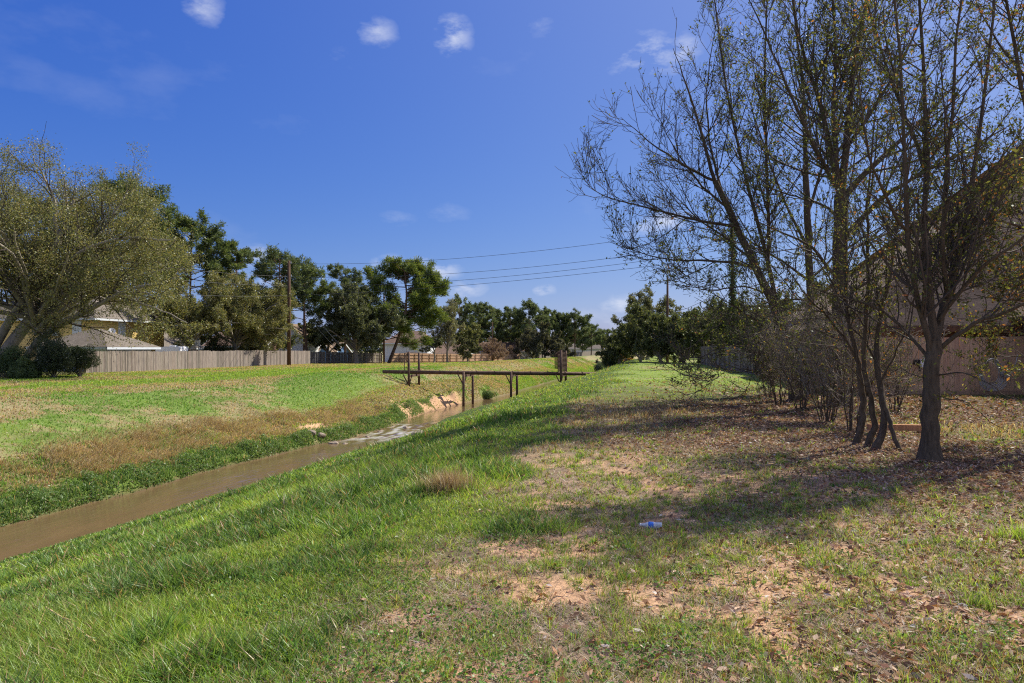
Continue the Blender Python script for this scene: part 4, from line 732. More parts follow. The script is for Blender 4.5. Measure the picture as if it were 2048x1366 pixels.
# dead grass tuft
def tuft(name, label, p, n, h, spread, pal, seed, mat=DRYM, cat='tuft'):
    rng = np.random.default_rng(seed); X = p[0] + rng.normal(0, spread, n); Y = p[1] + rng.normal(0, spread * .8, n)
    V, q, t, c = blades(rng, X, Y, rng.uniform(.5, 1, n) * h, rng.uniform(.004, .007, n), rng.uniform(.1, .75, n), pick(rng, n, pal)); o = mesh_np(name, V, [q, t], mat, col=c, origin=(p[0], p[1], gz(p[0], p[1]))); tag(o, label, cat)
tuft('dry_grass_tuft', 'straw coloured dead grass clump at the crest of the near bank', gnd(893, 985), 900, .34, .14, STRAW + [(.55, .45, .3)], 301)
tuft('grass_tuft', 'dark green grass tuft beside the dead grass clump', gnd(850, 990), 700, .2, .1, [(.06, .12, .03), (.1, .18, .04)], 302, GRASSM)
tuft('grass_tuft', 'tall bright green grass tuft near the right edge', gnd(1960, 1220), 110, .16, .05, GREEN, 303, GRASSM)
tuft('grass_tuft', 'yellow green grass tuft at the right edge', gnd(2035, 1080), 160, .2, .09, YGREEN, 304, GRASSM)
# stick
o = MB(); q1 = gnd(92, 1232) + [0, 0, .06]; q2 = gnd(190, 1302) + [0, 0, .05]; o.tube([q1, (q1 + q2) / 2 + [0, 0, .01], q2], [.009, .008, .007], 6)
o.tube([gnd(128, 1255) + [0, 0, .06], gnd(160, 1262) + [0, 0, .05], gnd(172, 1285) + [0, 0, .03]], [.005, .004, .003], 5); o.tube([q1, gnd(75, 1270) + [0, 0, .04], gnd(45, 1325) + [0, 0, .01]], [.003, .0025, .002], 5)
tag(o.build('dead_stem', surf('straw_stem', (.55, .38, .2), .7, .2, 12)), 'pale broken dead stem lying in the green grass', 'stick')
# bottle
def lathe(prof, axis_o, ax, k=20, cap=True):
    pts = np.array([axis_o + ax * x for x, r in prof]); return pts, np.array([r for x, r in prof])
bp = gnd(1278, 1060); bdir = (gnd(1322, 1058) - bp); bdir[2] = 0; bdir /= np.linalg.norm(bdir)
bo = np.array([bp[0], bp[1], float(gz(bp[0], bp[1])) + .038]); root = empty('water_bottle', bo, 'crumpled clear plastic water bottle with blue label lying on the ground', 'bottle')
m, nt, out = newmat('clear_plastic'); p = N(nt, 'ShaderNodeBsdfPrincipled'); p.inputs['Base Color'].default_value = (.85, .9, .95, 1); p.inputs['Roughness'].default_value = .12; p.inputs['Transmission Weight'].default_value = .35; p.inputs['IOR'].default_value = 1.2; L(nt, p.outputs[0], out.inputs[0]); PLAS = m
b = MB(); pr = [(0, .006), (.001, .031), (.012, .033), (.02, .030), (.03, .033), (.04, .029), (.05, .0325), (.06, .029), (.07, .032), (.075, .031)]; b.tube(*lathe([(.205 - x, r) for x, r in pr] + [(.10, .031), (.09, .030), (.065, .024), (.045, .016), (.03, .012), (.022, .012)], bo - bdir * .0, bdir), k=20)
b.build('body', PLAS, root, True)
b = MB(); b.tube(*lathe([(.085, .0325), (.10, .0335), (.13, .0335), (.132, .0325)], bo, bdir), k=20); b.build('label_band', surf('blue_label', (.03, .16, .62), .35, .35, 40, .5), root, True)
b = MB(); b.tube(*lathe([(.006, .013), (.008, .0145), (.022, .0145)], bo, bdir), k=14); b.build('cap', WHITE, root, True)
# timber beam, hose etc.
pa = gnd(1738, 868); pb = gnd(1856, 870); pa[2] = gz(pa[0], pa[1]) + .1; pb[2] = gz(pb[0], pb[1]) + .1
o = MB(); dv = pb - pa; nv = np.array([-dv[1], dv[0], 0]); nv = nv / np.linalg.norm(nv) * .1; o.obox(pa + [0, 0, -.03], dv, nv, (0, 0, .11), (.8, .62, .5))
o.obox(pa + dv * .1 + [0, 0, -.14], dv / np.linalg.norm(dv) * .1, nv * .9, (0, 0, .108), (.6, .5, .4)); o.obox(pa + dv * .85 + [0, 0, -.14], dv / np.linalg.norm(dv) * .1, nv * .9, (0, 0, .108), (.6, .5, .4))
tag(o.build('timber_beam', WOODB), 'brown landscape timber lying between the thin stems and the forked oak', 'timber')
# rocks in the rapids
def rock(u, v, s, seed, lb):
    rng = np.random.default_rng(seed); import bmesh
    bm = bmesh.new(); bmesh.ops.create_icosphere(bm, subdivisions=2, radius=1)
    k = rng.uniform(.6, 1.25, (6, 3))
    for vt in bm.verts:
        n_ = vt.co.copy(); f = 1 + .22 * math.sin(3.1 * n_.x + seed) * math.cos(2.7 * n_.y + seed * 2) + rng.uniform(-.07, .07); vt.co = n_ * f
    p = gnd(u, v); 
    for vt in bm.verts: vt.co.x *= s * 1.2; vt.co.y *= s; vt.co.z *= s * .6
    me = bpy.data.meshes.new('rock'); bm.to_mesh(me); bm.free(); me.materials.append(ROCK); o = bpy.data.objects.new('rock', me); o.location = (p[0], p[1], max(float(gz(p[0], p[1])), WZ - .05) + s * .15); COL.objects.link(o); tag(o, lb, 'rock', 'rocks in the creek rapids')
ROCK = surf('rock', (.26, .21, .16), .9, .4, 6, bump=.6)
for i, (u, v, s, lb) in enumerate([(668, 895, .22, 'grey rock at the near end of the rapids'), (690, 900, .13, 'small rock in the water just right of the near rapids rock'), (620, 868, .25, 'pale slab on the far bank above the weeds'), (641, 872, .22, 'pale slab right of the first slab on the far bank'), (652, 862, .18, 'smaller slab topmost on the far bank'), (735, 882, .14, 'small rock splitting the near rapids'), (760, 868, .12, 'small wet rock mid rapids'), (812, 868, .2, 'mud covered rock at the right side of the rapids'), (838, 872, .2, 'brown rock at the top of the rapids by the near bank'), (795, 852, .13, 'small rock where the rapids begin')]): rock(u, v, s, 400 + i, lb)
# ------------------------------------------------------------------ pipe bridge
def wpt(u, v, d): return at(u, v, d)
BY = None
pl0 = at(765, 743.5, 53.0); pr0 = at(1198, 747.5, 57.0)
root = empty('pipe_bridge', (pl0 + pr0) / 2 - [0, 0, 2], 'rusty pipe bridge on paired posts spanning the creek', 'pipe bridge')
ax = pr0 - pl0
o = MB(); o.tube([pl0, pl0 + ax * .35, pl0 + ax * .7, pr0], .135, 12); o.build('pipe', RUST, root, True)
off = np.array([0, 1.0, -.08]); o = MB(); o.tube([pl0 + off + ax * .03, pl0 + off + ax * .5 + [0, 0, -.03], pr0 + off * 1.0 - ax * .02], .11, 12); o.build('pipe', RUST, root, True)
for k in range(1, 12): q = pl0 + ax * k / 12; e = ax / np.linalg.norm(ax) * .03; o = MB(); o.tube([q - e, q + e], .175, 12); o.build('flange', RUST, root)
def on_ground(p): return np.array([p[0], p[1], max(float(gz(p[0], p[1])), -3.3) - .3])
for (u1, u2, tall) in [(817.5, 838, 1), (927, 945.5, 0), (1022, 1034, 0), (1122, 1131.5, 2)]:
    f = (u1 - 765) / (1198 - 765); c = pl0 + ax * f; d1 = 53 + 4 * f; A = at(u1, 745, d1 - .5); B = at(u2, 745, d1 + 1.7)
    for q in (A, B):
        tz = q[2] + (.05 if not tall else (1.62 if tall == 1 else 1.85)); o = MB(); o.tube([on_ground(q), (q[0], q[1], tz)], .10 if tall != 1 else .095, 10); o.build('post', RUST, root, True)
    o = MB(); dv = B - A; dv[2] = 0; o.obox(A + [-.07, 0, -.36], dv, (.14, 0, 0), (0, 0, .18)); o.build('crossbeam', RUST, root)
    o = MB(); o.tube([A + [0, 0, -1.1], A + dv * .28 + [0, .0, -.3]], .045, 6); o.tube([A + [-.06, 0, -.9], A + [-.45, 0, -.15]], .05, 6); o.build('brace', RUST, root)
# left guard frame and right guard mesh
A = at(817.5, 745, 53); B = at(838, 745, 55.2); E = at(809, 745, 52.6)
o = MB(); o.tube([E + [0, 0, -.1], E + [0, 0, 1.5]], .03, 6); o.tube([E + [0, 0, 1.5], A + [0, 0, 1.58], B + [0, 0, 1.58]], .025, 6); o.tube([E + [0, 0, .45], A + [0, 0, .3], B + [0, 0, .2]], .02, 6); o.tube([E + [0, 0, 1.5], A + [0, 0, .1]], .008, 4); o.build('guard_frame', RUST, root)
A = at(1116, 745, 56); B = at(1134, 745, 58); o = MB(); dv = B - A
for k in range(15):
    f = k / 14; hgt = 1.55 + .28 * math.sin(math.pi * f); q = A + dv * f; o.tube([q + [0, 0, -.15], q + [0, 0, hgt]], .022, 4)
    q2 = q + [-.25, -.1, 0]; o.tube([q2 + [0, 0, .3], q2 + [0, 0, hgt - .05], q + [0, 0, hgt]], .02, 4)
for k in range(17):
    z = .0 + k * .105; e = 1.0 if z < 1.5 else .55; c_ = A + dv * .5; o.tube([c_ - dv * .5 * e + [0, 0, z], c_ + dv * .5 * e + [0, 0, z]], .02, 4)
o.build('guard_mesh', RUST, root)
# ------------------------------------------------------------------ fences
def fence(name, label, p0, p1, h, mat, pw=.14, gap=.006, post_every=2.4, seed=1, base=None, lean=.0, rails_front=False, jit=.03, missing=0., z0=None, cat='fence', tone=(.75, 1.25), postn=True):
    rng = np.random.default_rng(seed); p0 = np.array(p0, float); p1 = np.array(p1, float); d = (p1 - p0)[:2]; Ln = np.hypot(*d); d = d / Ln; nrm = np.array([d[1], -d[0]]); n = int(Ln / (pw + gap)); pos = (np.arange(n) + .5) * (pw + gap)
    keep = rng.uniform(0, 1, n) > missing; pos = pos[keep]; n = len(pos); X = p0[0] + d[0] * pos; Y = p0[1] + d[1] * pos; Z = gz(X, Y) if z0 is None else np.full(n, z0)
    Zs = np.interp(pos, np.linspace(0, Ln, 30), gz(p0[0] + d[0] * np.linspace(0, Ln, 30), p0[1] + d[1] * np.linspace(0, Ln, 30)))
    root = empty(name, (p0[0], p0[1], float(gz(p0[0], p0[1]))), label, cat)
    hw = pw / 2; th = .018; top = Zs + h + rng.normal(0, jit * .5, n) + (vnoise(pos, pos * 0, 3, seed) - .5) * jit * 2; lo = Z - .05; ln_ = rng.normal(0, .006, n); yo = rng.uniform(0, .006, n)
    V = []
    for (a, b_, zz) in ((-1, -1, 0), (1, -1, 0), (1, 1, 0), (-1, 1, 0), (-1, -1, 1), (1, -1, 1), (1, 1, 1), (-1, 1, 1)):
        l = pos * 0 + a * hw + (ln_ * h if zz else 0); s = b_ * th / 2 + yo; V.append(np.stack([X + d[0] * l + nrm[0] * s, Y + d[1] * l + nrm[1] * s, top if zz else lo], -1))
    V = np.stack(V, 1).reshape(-1, 3); i = (np.arange(n) * 8)[:, None]; F_ = np.concatenate([i + np.array(f)[None] for f in [(4, 5, 6, 7), (0, 1, 5, 4), (1, 2, 6, 5), (2, 3, 7, 6), (3, 0, 4, 7)]])
    tn = rng.uniform(*tone, n) * (.85 + .3 * vnoise(pos, pos * 0, .8, seed + 3)); c = np.repeat((tn[:, None] * rng.uniform(.96, 1.04, (n, 3)))[:, None], 8, 1).reshape(-1, 3)
    mesh_np('pickets', V, [F_], mat, root, c)
    sgn = 1 if rails_front else -1
    for rz in (.3, h * .5, h - .3):
        o = MB(); ks = np.linspace(0, Ln, 12)
        pts = [np.array([p0[0] + d[0] * k + sgn * nrm[0] * .045, p0[1] + d[1] * k + sgn * nrm[1] * .045, float(np.interp(k, pos, Zs)) + rz]) for k in ks]
        for a, b_ in zip(pts[:-1], pts[1:]): o.obox(a - [nrm[0] * .02, nrm[1] * .02, .045], b_ - a, (nrm[0] * .04, nrm[1] * .04, 0), (0, 0, .09), (.9, .9, .9))
        o.build('rail', mat, root)
    for k in range(min(60, int(Ln / post_every) + 1)):
        q = np.array([p0[0] + d[0] * k * post_every + sgn * nrm[0] * .11, p0[1] + d[1] * k * post_every + sgn * nrm[1] * .11]); zq = float(np.interp(k * post_every, pos, Zs)); o = MB(); o.box((q[0] - .045, q[1] - .045, zq - .2), (q[0] + .045, q[1] + .045, zq + h + (.02 if rails_front else -.1)), (.75, .72, .7)); o.build('post', mat, root)
    return root
fA = at(172, HZ, 55.8); fB = at(621, HZ, 93.5)
fence('wooden_fence', 'long grey weathered board fence along the far bank on the left', fA, fB, 1.82, WOODG, seed=2, tone=(.5, 1.4), jit=.035)
fence('wooden_fence', 'gappy weathered fence toned dark for shade continuing right of the grey board fence', at(622, HZ, 99), at(765, HZ, 118), 1.75, WOODG, gap=.03, seed=3, tone=(.4, .8), missing=.05, rails_front=True)  # low board tone carries the shade of the trees in the colour
fence('wooden_fence', 'brown fence with exposed posts below the white house', at(782, HZ, 122), at(1040, HZ, 160), 1.75, WOODB, seed=4, rails_front=True, post_every=2.2, tone=(.8, 1.15))
fence('wooden_fence', 'pale distant fence right of the low dark oak', at(1078, HZ, 190), at(1215, HZ, 245), 1.9, WOODG, seed=5, tone=(1.2, 1.6), pw=.3)
fence('wooden_fence', 'grey side fence receding on the right behind the saplings', (8.4, 26.5, 0), (8.3, 70.5, 0), 1.82, WOODG, seed=6, rails_front=False, tone=(.6, 1.1))
gfr = fence('plank_fence', 'brown plank fence with hose behind the forked oak', (8.4, 25.35, 0), (14.0, 26.1, 0), 1.98, WOODB, seed=7, tone=(.95, 1.2), pw=.17)
o = MB(); o.obox((8.4, 25.25, -.02), (5.6, .75, 0), (0, .05, 0), (0, 0, .16), (.7, .7, .75)); o.build('kickboard', WOODB, gfr)
o = MB(); o.box((10.15, 25.52, 1.05), (10.45, 25.56, 1.2)); o.box((10.33, 25.50, .8), (10.39, 25.54, 1.05)); o.build('latch', DARK, gfr)
# garden hose coil
hc = at(1980, 745, 23.2); root = empty('garden_hose', hc, 'coiled grey garden hose hanging on the plank fence', 'hose'); o = MB()
rg = np.random.default_rng(5)
for k in range(7):
    a = np.linspace(0, 2 * math.pi, 26); w_ = .26 + .04 * k * rg.uniform(.6, 1.1); h_ = .42 + .022 * k; pts = [hc + RGT * (w_ * math.sin(t_) * (1 - .35 * math.cos(t_))) + UP * (h_ * math.cos(t_) + .05 - .02 * k) - FWD * (.04 + .018 * k) for t_ in a]; o.tube(pts, .014, 6, caps=False)
o.tube([hc + RGT * .4 - UP * .3 - FWD * .05, hc + RGT * .62 - UP * .15 - FWD * .05, hc + RGT * .85 + UP * .35 - FWD * .05, hc + RGT * .9 + UP * .6 - FWD * .05], .014, 6); o.build('hose', surf('hose_rubber', (.36, .38, .38), .6, .2, 8), root, True)
o = MB(); o.tube([hc + UP * .5, hc + UP * .5 - FWD * .16, hc + UP * .6 - FWD * .18], .015, 6); o.build('hook', DARK, root)
o = MB(); tg = at(1848, 726, 23.3); o.obox(tg - RGT * .11 - UP * .14, RGT * .22, FWD * .02, UP * .28); o.obox(tg - RGT * .02 + UP * .14, RGT * .04, FWD * .02, UP * .1)
tag(o.build('white_tag', WHITE), 'small white plate hanging on the plank fence left of the forked oak trunk', 'plate')
# ------------------------------------------------------------------ houses
def house(label, x0, x1, y0, y1, zb, ze, zr, axis, wall, roof, oh=.45, hip=0., windows=(), name='house', gable=None, trim=TRIM):
    root = empty(name, ((x0 + x1) / 2, (y0 + y1) / 2, zb), label, 'house'); o = MB(); o.box((x0, y0, zb - .3), (x1, y1, ze)); o.build('wall', wall, root)
    if axis == 'y': # ridge along y
        xm = (x0 + x1) / 2; sl_ = (zr - ze) / (xm - x0); ya, yb = y0 - oh, y1 + oh; e0 = ze - oh * sl_; A = [(x0 - oh, ya, e0), (x1 + oh, ya, e0), (x1 + oh, yb, e0), (x0 - oh, yb, e0)]; rid = [(xm, ya + hip, zr), (xm, yb - hip, zr)]
    else:
        ym = (y0 + y1) / 2; sl_ = (zr - ze) / (ym - y0); xa, xb_ = x0 - oh, x1 + oh; e0 = ze - oh * sl_; A = [(xa, y1 + oh, e0), (xa, y0 - oh, e0), (xb_, y0 - oh, e0), (xb_, y1 + oh, e0)]; rid = [(xa + hip, ym, zr), (xb_ - hip, ym, zr)]
    th = .14; V = [np.array(p, float) for p in A + rid]; V2 = [p + [0, 0, th] for p in V]
    o = MB(); fs = [(0, 3, 5, 4), (1, 4, 5, 2)] + ([(0, 4, 1), (2, 5, 3)] if hip else []); n = 6
    fs2 = [tuple(i + n for i in f) for f in fs]; fs1 = [f[::-1] for f in fs]; side = [(0, 3, 9, 6), (2, 1, 7, 8)] + ([(1, 0, 6, 7), (3, 2, 8, 9)] if hip else [(0, 6, 10, 4), (4, 10, 7, 1), (3, 5, 11, 9), (5, 2, 8, 11)])
    o.add(V + V2, fs1 + fs2 + side); o.build('roof', roof, root)
    if not hip:
        g = gable or wall
        if axis == 'y':
            for yy, s in ((y0, 1), (y1, -1)): o = MB(); o.add([(x0, yy, ze), (x1, yy, ze), ((x0 + x1) / 2, yy, zr), (x0, yy + s * .1, ze), (x1, yy + s * .1, ze), ((x0 + x1) / 2, yy + s * .1, zr)], [(0, 1, 2), (3, 5, 4), (0, 2, 5, 3), (1, 4, 5, 2)]); o.build('gable', g, root)
        else:
            for xx, s in ((x0, 1), (x1, -1)): o = MB(); o.add([(xx, y0, ze), (xx, y1, ze), (xx, (y0 + y1) / 2, zr), (xx + s * .1, y0, ze), (xx + s * .1, y1, ze), (xx + s * .1, (y0 + y1) / 2, zr)], [(0, 2, 1), (3, 4, 5), (0, 3, 5, 2), (1, 2, 5, 4)]); o.build('gable', g, root)
        hh = .22
        for a, b_ in ((0, 4), (1, 4), (3, 5), (2, 5)):
            pa_, pb_ = V[a], V[b_]; out_ = np.array([0, -.04, 0]) if (axis == 'y' and a < 2) else np.array([0, .04, 0]) if axis == 'y' else (np.array([-.04, 0, 0]) if a in (0, 1) and False else np.array([0, 0, 0]))
            if axis == 'x': out_ = np.array([-.04, 0, 0]) if b_ == 4 else np.array([.04, 0, 0])
            o = MB(); o.obox(pa_ + out_ * .1 - [0, 0, hh - .12], pb_ - pa_, out_, (0, 0, hh)); o.build('bargeboard', trim, root)
    if axis == 'y' or hip:
        for xx in (x0 - oh - .03, x1 + oh - .02): o = MB(); o.box((xx, y0 - oh, e0 - .1), (xx + .05, y1 + oh, e0 + .1)); o.build('fascia', trim, root)
    if axis == 'x' or hip:
        for yy in (y0 - oh - .03, y1 + oh - .02): o = MB(); o.box((x0 - oh + .06, yy, e0 - .1), (x1 + oh - .06, yy + .05, e0 + .1)); o.build('fascia', trim, root)
    for (face, c, zc, w_, h_) in windows:
        f = MB(); g_ = MB()
        if face == 'x+': f.box((x1 + .003, c - w_ / 2 - .08, zc - h_ / 2 - .08), (x1 + .05, c + w_ / 2 + .08, zc + h_ / 2 + .08)); g_.box((x1 + .02, c - w_ / 2, zc - h_ / 2), (x1 + .06, c + w_ / 2, zc + h_ / 2))
        else: f.box((c - w_ / 2 - .08, y0 - .05, zc - h_ / 2 - .08), (c + w_ / 2 + .08, y0 - .003, zc + h_ / 2 + .08)); g_.box((c - w_ / 2, y0 - .06, zc - h_ / 2), (c + w_ / 2, y0 - .02, zc + h_ / 2))
        fo = f.build('window', trim, root); g_.build('pane', GLASS, fo)
    return root
q = at(216, HZ, 72)
house('two storey yellow sided house under the biggest live oak', q[0] - 15, q[0], q[1] - 2, q[1] + 9, -.5, 5.0, 8.2, 'x', YELL, ROOFG, oh=.7, hip=5, windows=[('y-', q[0] - 1.9, 3.7, .9, 1.4), ('y-', q[0] - 4.6, 3.7, .9, 1.4), ('x+', q[1] + 2, 3.7, .9, 1.3)])
q2 = at(228, HZ, 62)
house('low grey roofed garage with pale blue eaves behind the left end of the grey fence', q2[0] - 7, q2[0], q2[1] - 1, q2[1] + 5, -.5, 1.9, 3.3, 'x', TRIM, ROOFG, oh=.6, hip=3.5)
# dish
dc = at(224, 663, 69); o = empty('satellite_dish', dc, 'white satellite dish at the corner of the yellow house', 'satellite dish'); b = MB(); nrm = np.array([.55, -.6, .45]); nrm /= np.linalg.norm(nrm); u_ = np.cross(nrm, UP); u_ /= np.linalg.norm(u_); v_ = np.cross(u_, nrm)
V = [dc - nrm * .08]; fs = []
for rI, (rr, dz) in enumerate([(.2, -.05), (.4, .04)]):
    for k in range(20): a = k * math.pi / 10; V.append(dc + nrm * dz + (u_ * math.cos(a) * .8 + v_ * math.sin(a)) * rr)
for k in range(20): k2 = (k + 1) % 20; fs.append((0, 1 + k, 1 + k2)); fs.append((1 + k, 21 + k, 21 + k2, 1 + k2))
b.add(V, fs); b.build('reflector', WHITE, o); b = MB(); b.tube([dc - nrm * .05, dc - nrm * .35 - UP * .3], .03, 6); b.tube([dc - v_ * .38, dc + nrm * .4], .015, 5); b.build('arm', METAL, o)
q = at(300, HZ, 86); house('brick house with white gable glimpsed below the big oak crown', q[0] - 6, q[0] + 1.5, q[1] - 1, q[1] + 8, -.5, 1.9, 4.6, 'y', BRICKP, ROOFG, gable=WSID)
q = at(250, HZ, 78); house('low pink brick outbuilding between garage and white gabled house', q[0] - 2, q[0] + 1.2, q[1], q[1] + 4, -.5, 1.2, 1.9, 'x', BRICKP, ROOFB, oh=.2)
q = at(612, HZ, 114); house('house with white gable and vent window right of the tall utility pole', q[0] - 13, q[0] - .0, q[1] - 1, q[1] + 8, -.6, 2.0, 5.0, 'x', WSID, ROOFT, gable=WSID, windows=[])
q = at(604, HZ, 112)
house('house wing with white peaked gable facing the creek beside the pole', q[0] - 2.2, q[0] + 2.4, q[1] - 4, q[1] + 1, -.6, 3.0, 5.4, 'y', WSID, ROOFT, oh=.3, windows=[('y-', q[0] + .1, 3.3, .5, .9)])
q = at(661, HZ, 118); house('low dark roofed house with small blue gable behind the gappy fence', q[0] - 8, q[0] + 1.0, q[1] - .5, q[1] + 6, -.8, 1.0, 2.6, 'x', BSID, ROOFT, oh=.4)
house('small blue gabled porch at the right end of the dark roofed house', q[0] - 1.0, q[0] + 1.3, q[1] - 2.5, q[1] - .6, -.8, .9, 2.3, 'y', BSID, ROOFT, oh=.2)
q = at(812, HZ, 142); house('white walled house with brown roof behind the leaning pine', q[0] - 4.6, q[0] + 4.6, q[1], q[1] + 8, -1.2, 2.9, 5.2, 'x', WSID, ROOFB, oh=.5, hip=3, windows=[('y-', q[0] - .3, 1.2, .6, 1.2), ('y-', q[0] + 2.5, 1.2, .6, 1.2)])
q = at(800, HZ, 150); house('far house with orange russet roof glimpsed through the leaning pine', q[0] - 2.5, q[0] + 2.5, q[1] + 8, q[1] + 12, -1.2, 3.6, 5.4, 'x', BRICKP, ROOFR, oh=.4)
q = at(880, HZ, 146); house('brown roofed low house right of the white walled house', q[0] - 4, q[0] + 5, q[1], q[1] + 8, -1.3, .6, 2.6, 'x', BRICK, ROOFB, oh=.4, hip=2)
q = at(1000, HZ, 176); house('far white house behind the brown crepe myrtles', q[0] - 8, q[0] + 8, q[1], q[1] + 9, -1.6, 1.0, 3.2, 'x', WSID, ROOFB, oh=.5, hip=3, windows=[('y-', q[0] + 4, -.1, .8, 1.2)])
q = at(1090, HZ, 200); house('tiny far brown roofed house above the pale distant fence', q[0] - 3.5, q[0] + 3.5, q[1], q[1] + 8, -1.6, .3, 1.6, 'x', BRICKP, ROOFB, oh=.4, hip=2)
q = at(1180, HZ, 270); house('tiny grey white house in the gap by the creek vanishing point', q[0] - 9, q[0] + 5, q[1], q[1] + 9, -1.8, 1.6, 3.8, 'x', WSID, ROOFG, oh=.4, hip=3)
q = at(470, HZ, 108); house('brown roofed house hidden behind the olive oaks', q[0] - 5, q[0] + 5, q[1], q[1] + 9, -.6, 2.1, 4.2, 'x', BRICK, ROOFB, oh=.5, windows=[('y-', q[0] + 2, 1.0, 1.2, 1.2)])
# brick house on the right
house('brick house with large taupe roof behind the plank fence on the right', 8.6, 30, 27.0, 40.0, 0, 3.0, 11.3, 'x', BRICK, ROOFT, oh=.55, hip=12.0, trim=POLEW, windows=[('y-', 12.4, 2.15, 1.7, 1.1), ('y-', 16.5, 1.9, 1.4, 1.4)])
house('brick garage wing with taupe roof at the right edge', 14.15, 27, 19.2, 26.98, 0, 3.0, 7.2, 'x', BRICK, ROOFT, oh=.4, hip=5, trim=POLEW)
# ------------------------------------------------------------------ utility poles and wires
def pole(label, p, h, r, hw=True, name='utility_pole', att=()):
    b = on_ground(p) + [0, 0, .1]; root = empty(name, b, label, 'utility pole'); o = MB(); o.tube([b, b + [0, 0, h * .5], b + [0, 0, h]], [r, r * .85, r * .68], 12); o.build('pole', POLEW, root, True)
    for k, (z, dx) in enumerate(att):
        o = MB(); q = np.array([b[0], b[1], z]); o.tube([q, q + [dx, 0, .05]], .03, 6); o.tube([q + [dx, 0, .0], q + [dx, 0, .22]], .06, 8); o.build('insulator', METAL, root)
    return b
pu = at(578, HZ, 84); topz = lambda v, d: 1.6 + (HZ - v) * d / F
UZ = [topz(527, 84), topz(553, 84), topz(572, 84), topz(591, 84)]
b = on_ground(pu); pole('tall brown utility pole in front of the grey board fence', pu, topz(523, 84) - b[2], .235, att=[(UZ[0], .25), (UZ[1], .3), (UZ[3], .3)])
pv = at(608, HZ, 100); b = on_ground(pv); pole('thin dark pole behind the gappy fence by the white gable', pv, topz(597, 100) - b[2], .15, att=[(topz(605, 100), .3), (topz(622, 100), .25)])
pw_ = at(768, HZ, 118); b = on_ground(pw_); pole('brown pole beside the leaning pine trunk', pw_, topz(588, 118) - b[2], .17)
px_ = at(985, HZ, 150); b = on_ground(px_); pole('slender pole among the brown crepe myrtles', px_, topz(645, 150) - b[2], .13)
pz_ = at(1335, HZ, 82); b = on_ground(pz_); pole('black far pole rising above the dark hedge trees', pz_, topz(556, 82) - b[2], .17, att=[(topz(560, 82), .3)])
py_ = at(1465, HZ, 56); b = on_ground(py_); hy = topz(432, 56) - b[2]; pole('ivy clad utility pole seen through the left limbs of the leaning tree', py_, hy, .15)
rg = np.random.default_rng(8); n = 3800; zz = rg.uniform(.1, .92, n) * hy; a = rg.uniform(0, 6.28, n); rr = rg.uniform(.15, .33, n); c = np.stack([b[0] + np.cos(a) * rr, b[1] + np.sin(a) * rr, b[2] + zz], -1)
V, q_, cc_ = leafcloud(rg, c, .13, .7, [(.05, .08, .025), (.09, .13, .04)]); o = mesh_np('ivy', V, [q_], LEAF, col=cc_, origin=tuple(b)); tag(o, 'green ivy climbing the pole behind the leaning tree', 'ivy')
WIRE = surf('wire', (.09, .09, .10), .6, .1, 4); WIREL = surf('light_wire', (.42, .42, .4), .5, .1, 4, metal=.3)
def wire(label, a, b, sag, r=.017, mat=WIRE, name='power_line', cat='power line', group=None):
    a = np.array(a); b = np.array(b); t = np.linspace(0, 1, 30)[:, None]; P = a * (1 - t) + b * t; P[:, 2] -= sag * 4 * (t * (1 - t))[:, 0]; o = MB(); o.tube(P, r, 5, caps=False); tag(o.build(name, mat), label, cat, group)
gW = 'wires crossing the creek'
E_ = [(1465, 447), (1465, 482), (1465, 497), (1465, 512)]
names = ['topmost wire crossing the open sky above the creek', 'second wire from the top over the creek', 'third wire from the top over the creek', 'lowest wire crossing the sky over the creek']
for k in range(4): wire(names[k], (pu[0], pu[1], UZ[k]), at(E_[k][0], E_[k][1], 56), 1.05 if k < 2 else (.9 if k == 2 else .55), group=gW)
pl_ = at(-200, HZ, 60); LV = [(300, 512), (300, 535), (330, 568)]
names = ['upper pale wire crossing the olive oaks left of the pole', 'middle pale wire crossing the olive oaks left of the pole', 'lower pale wire crossing the olive oaks left of the pole']
for k in range(3): a_ = at(*LV[k], 66); e_ = np.array([pu[0], pu[1], UZ[k + 1] if k < 2 else UZ[3]]); wire(names[k], a_ + (a_ - e_) * 1.2, e_, .9, .011, WIRE, group='wires left of the pole')
pvt = np.array([pv[0], pv[1], topz(600, 100)])
for k, (u, v) in enumerate([(688, 702), (682, 690), (676, 700)]): wire(['upper slanting guy wire right of the thin dark pole', 'middle slanting guy wire right of the thin dark pole', 'lower slanting guy wire right of the thin dark pole'][k], pvt - [0, 0, .9 * k], at(u, v, 99), .15, .010, WIREL, 'guy_wire', 'guy wire', 'guy wires of the thin pole')
wire('pale wire from the thin dark pole towards the leaning pine', pvt, (pw_[0], pw_[1], topz(640, 118)), .8, .018, WIREL)
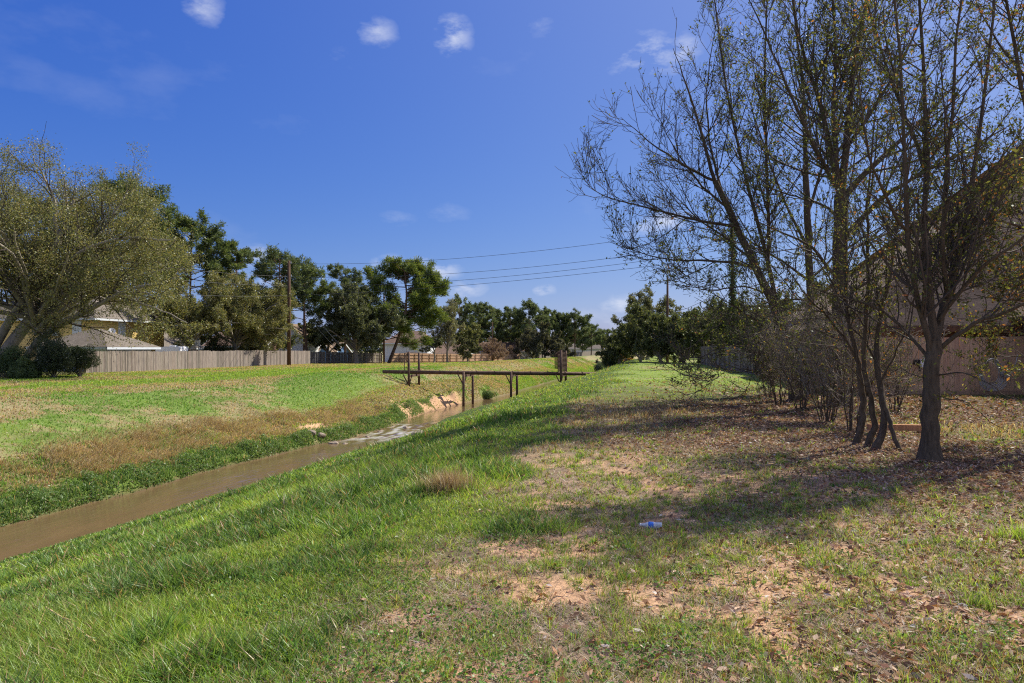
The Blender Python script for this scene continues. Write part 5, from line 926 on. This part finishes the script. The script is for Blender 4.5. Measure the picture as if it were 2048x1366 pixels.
# backboard, tank
q = at(390, HZ, 75); root = empty('basketball_hoop', (q[0], q[1], -.5), 'white basketball backboard with red square above the grey fence', 'basketball hoop'); e1 = RGT; zc = topz(686, 75)
o = MB(); c0 = np.array([q[0], q[1], zc]); o.obox(c0 - e1 * .54 - UP * .34, e1 * 1.08, FWD * .05, UP * .68); o.build('backboard', WHITE, root)
o = MB(); f = c0 - FWD * .01
for (x, z, w_, h_) in ((-.2, -.16, .4, .04), (-.2, .1, .4, .04), (-.2, -.12, .04, .22), (.16, -.12, .04, .22), (-.46, -.28, .92, .03), (-.46, .25, .92, .03), (-.46, -.25, .03, .5), (.43, -.25, .03, .5)): o.obox(f + e1 * x + UP * z, e1 * w_, FWD * .008, UP * h_)
o.build('markings', surf('dark_marking', (.08, .07, .07), .7), root)
o = MB(); a = np.linspace(0, 2 * math.pi, 20); hp = c0 - FWD * .32 - UP * .3; o.tube([hp + e1 * .23 * math.cos(t) + FWD * .23 * math.sin(t) for t in a], .015, 6, caps=False); o.build('rim', RUST, root)
o = MB()
for k in range(10): t0 = k * .628; o.tube([hp + e1 * .23 * math.cos(t0) + FWD * .23 * math.sin(t0), hp + e1 * .14 * math.cos(t0 + .3) + FWD * .14 * math.sin(t0 + .3) - UP * .35], .01, 4)
o.build('net', WHITE, root)
for x in (-.5, .35): o = MB(); o.tube([np.array([q[0], q[1], -.5]) + e1 * x + FWD * .1, c0 + e1 * x + FWD * .1 - UP * (.1 if x > 0 else -.05)], .05, 8); o.build('post', METAL, root)
q = at(335, HZ, 71); root = empty('camper_trailer', (q[0], q[1], -.5), 'white rounded camper roof showing above the grey fence', 'camper'); zt = topz(693, 71)
bx_ = MB(); prof = [(-1.25, -1.9), (-1.25, zt - .35), (-.9, zt - .12), (-.3, zt), (1.1, zt), (1.2, zt - .1), (1.2, -1.9)]
V = []; 
for dd in (-.0, 2.0):
    for (x, z) in prof: V.append(np.array([q[0], q[1], 0]) + RGT * x + FWD * dd + UP * max(z, -.2))
k = len(prof); bx_.add(V, [tuple(range(k)), tuple(range(2 * k - 1, k - 1, -1))] + [(i, i + k, (i + 1) % k + k, (i + 1) % k) for i in range(k)]); bx_.build('body', WHITE, root)
o = MB(); o.obox(np.array([q[0], q[1], zt - .02]) + RGT * -.1 + FWD * .6, RGT * .6, FWD * .5, UP * .14); o.build('roof_vent', WHITE, root)
for s in (-.6, .6):
    o = MB(); wq = np.array([q[0], q[1], -.25]) + RGT * s + FWD * .3; o.tube([wq, wq + FWD * .2], .28, 16); o.build('wheel', DARK, root)
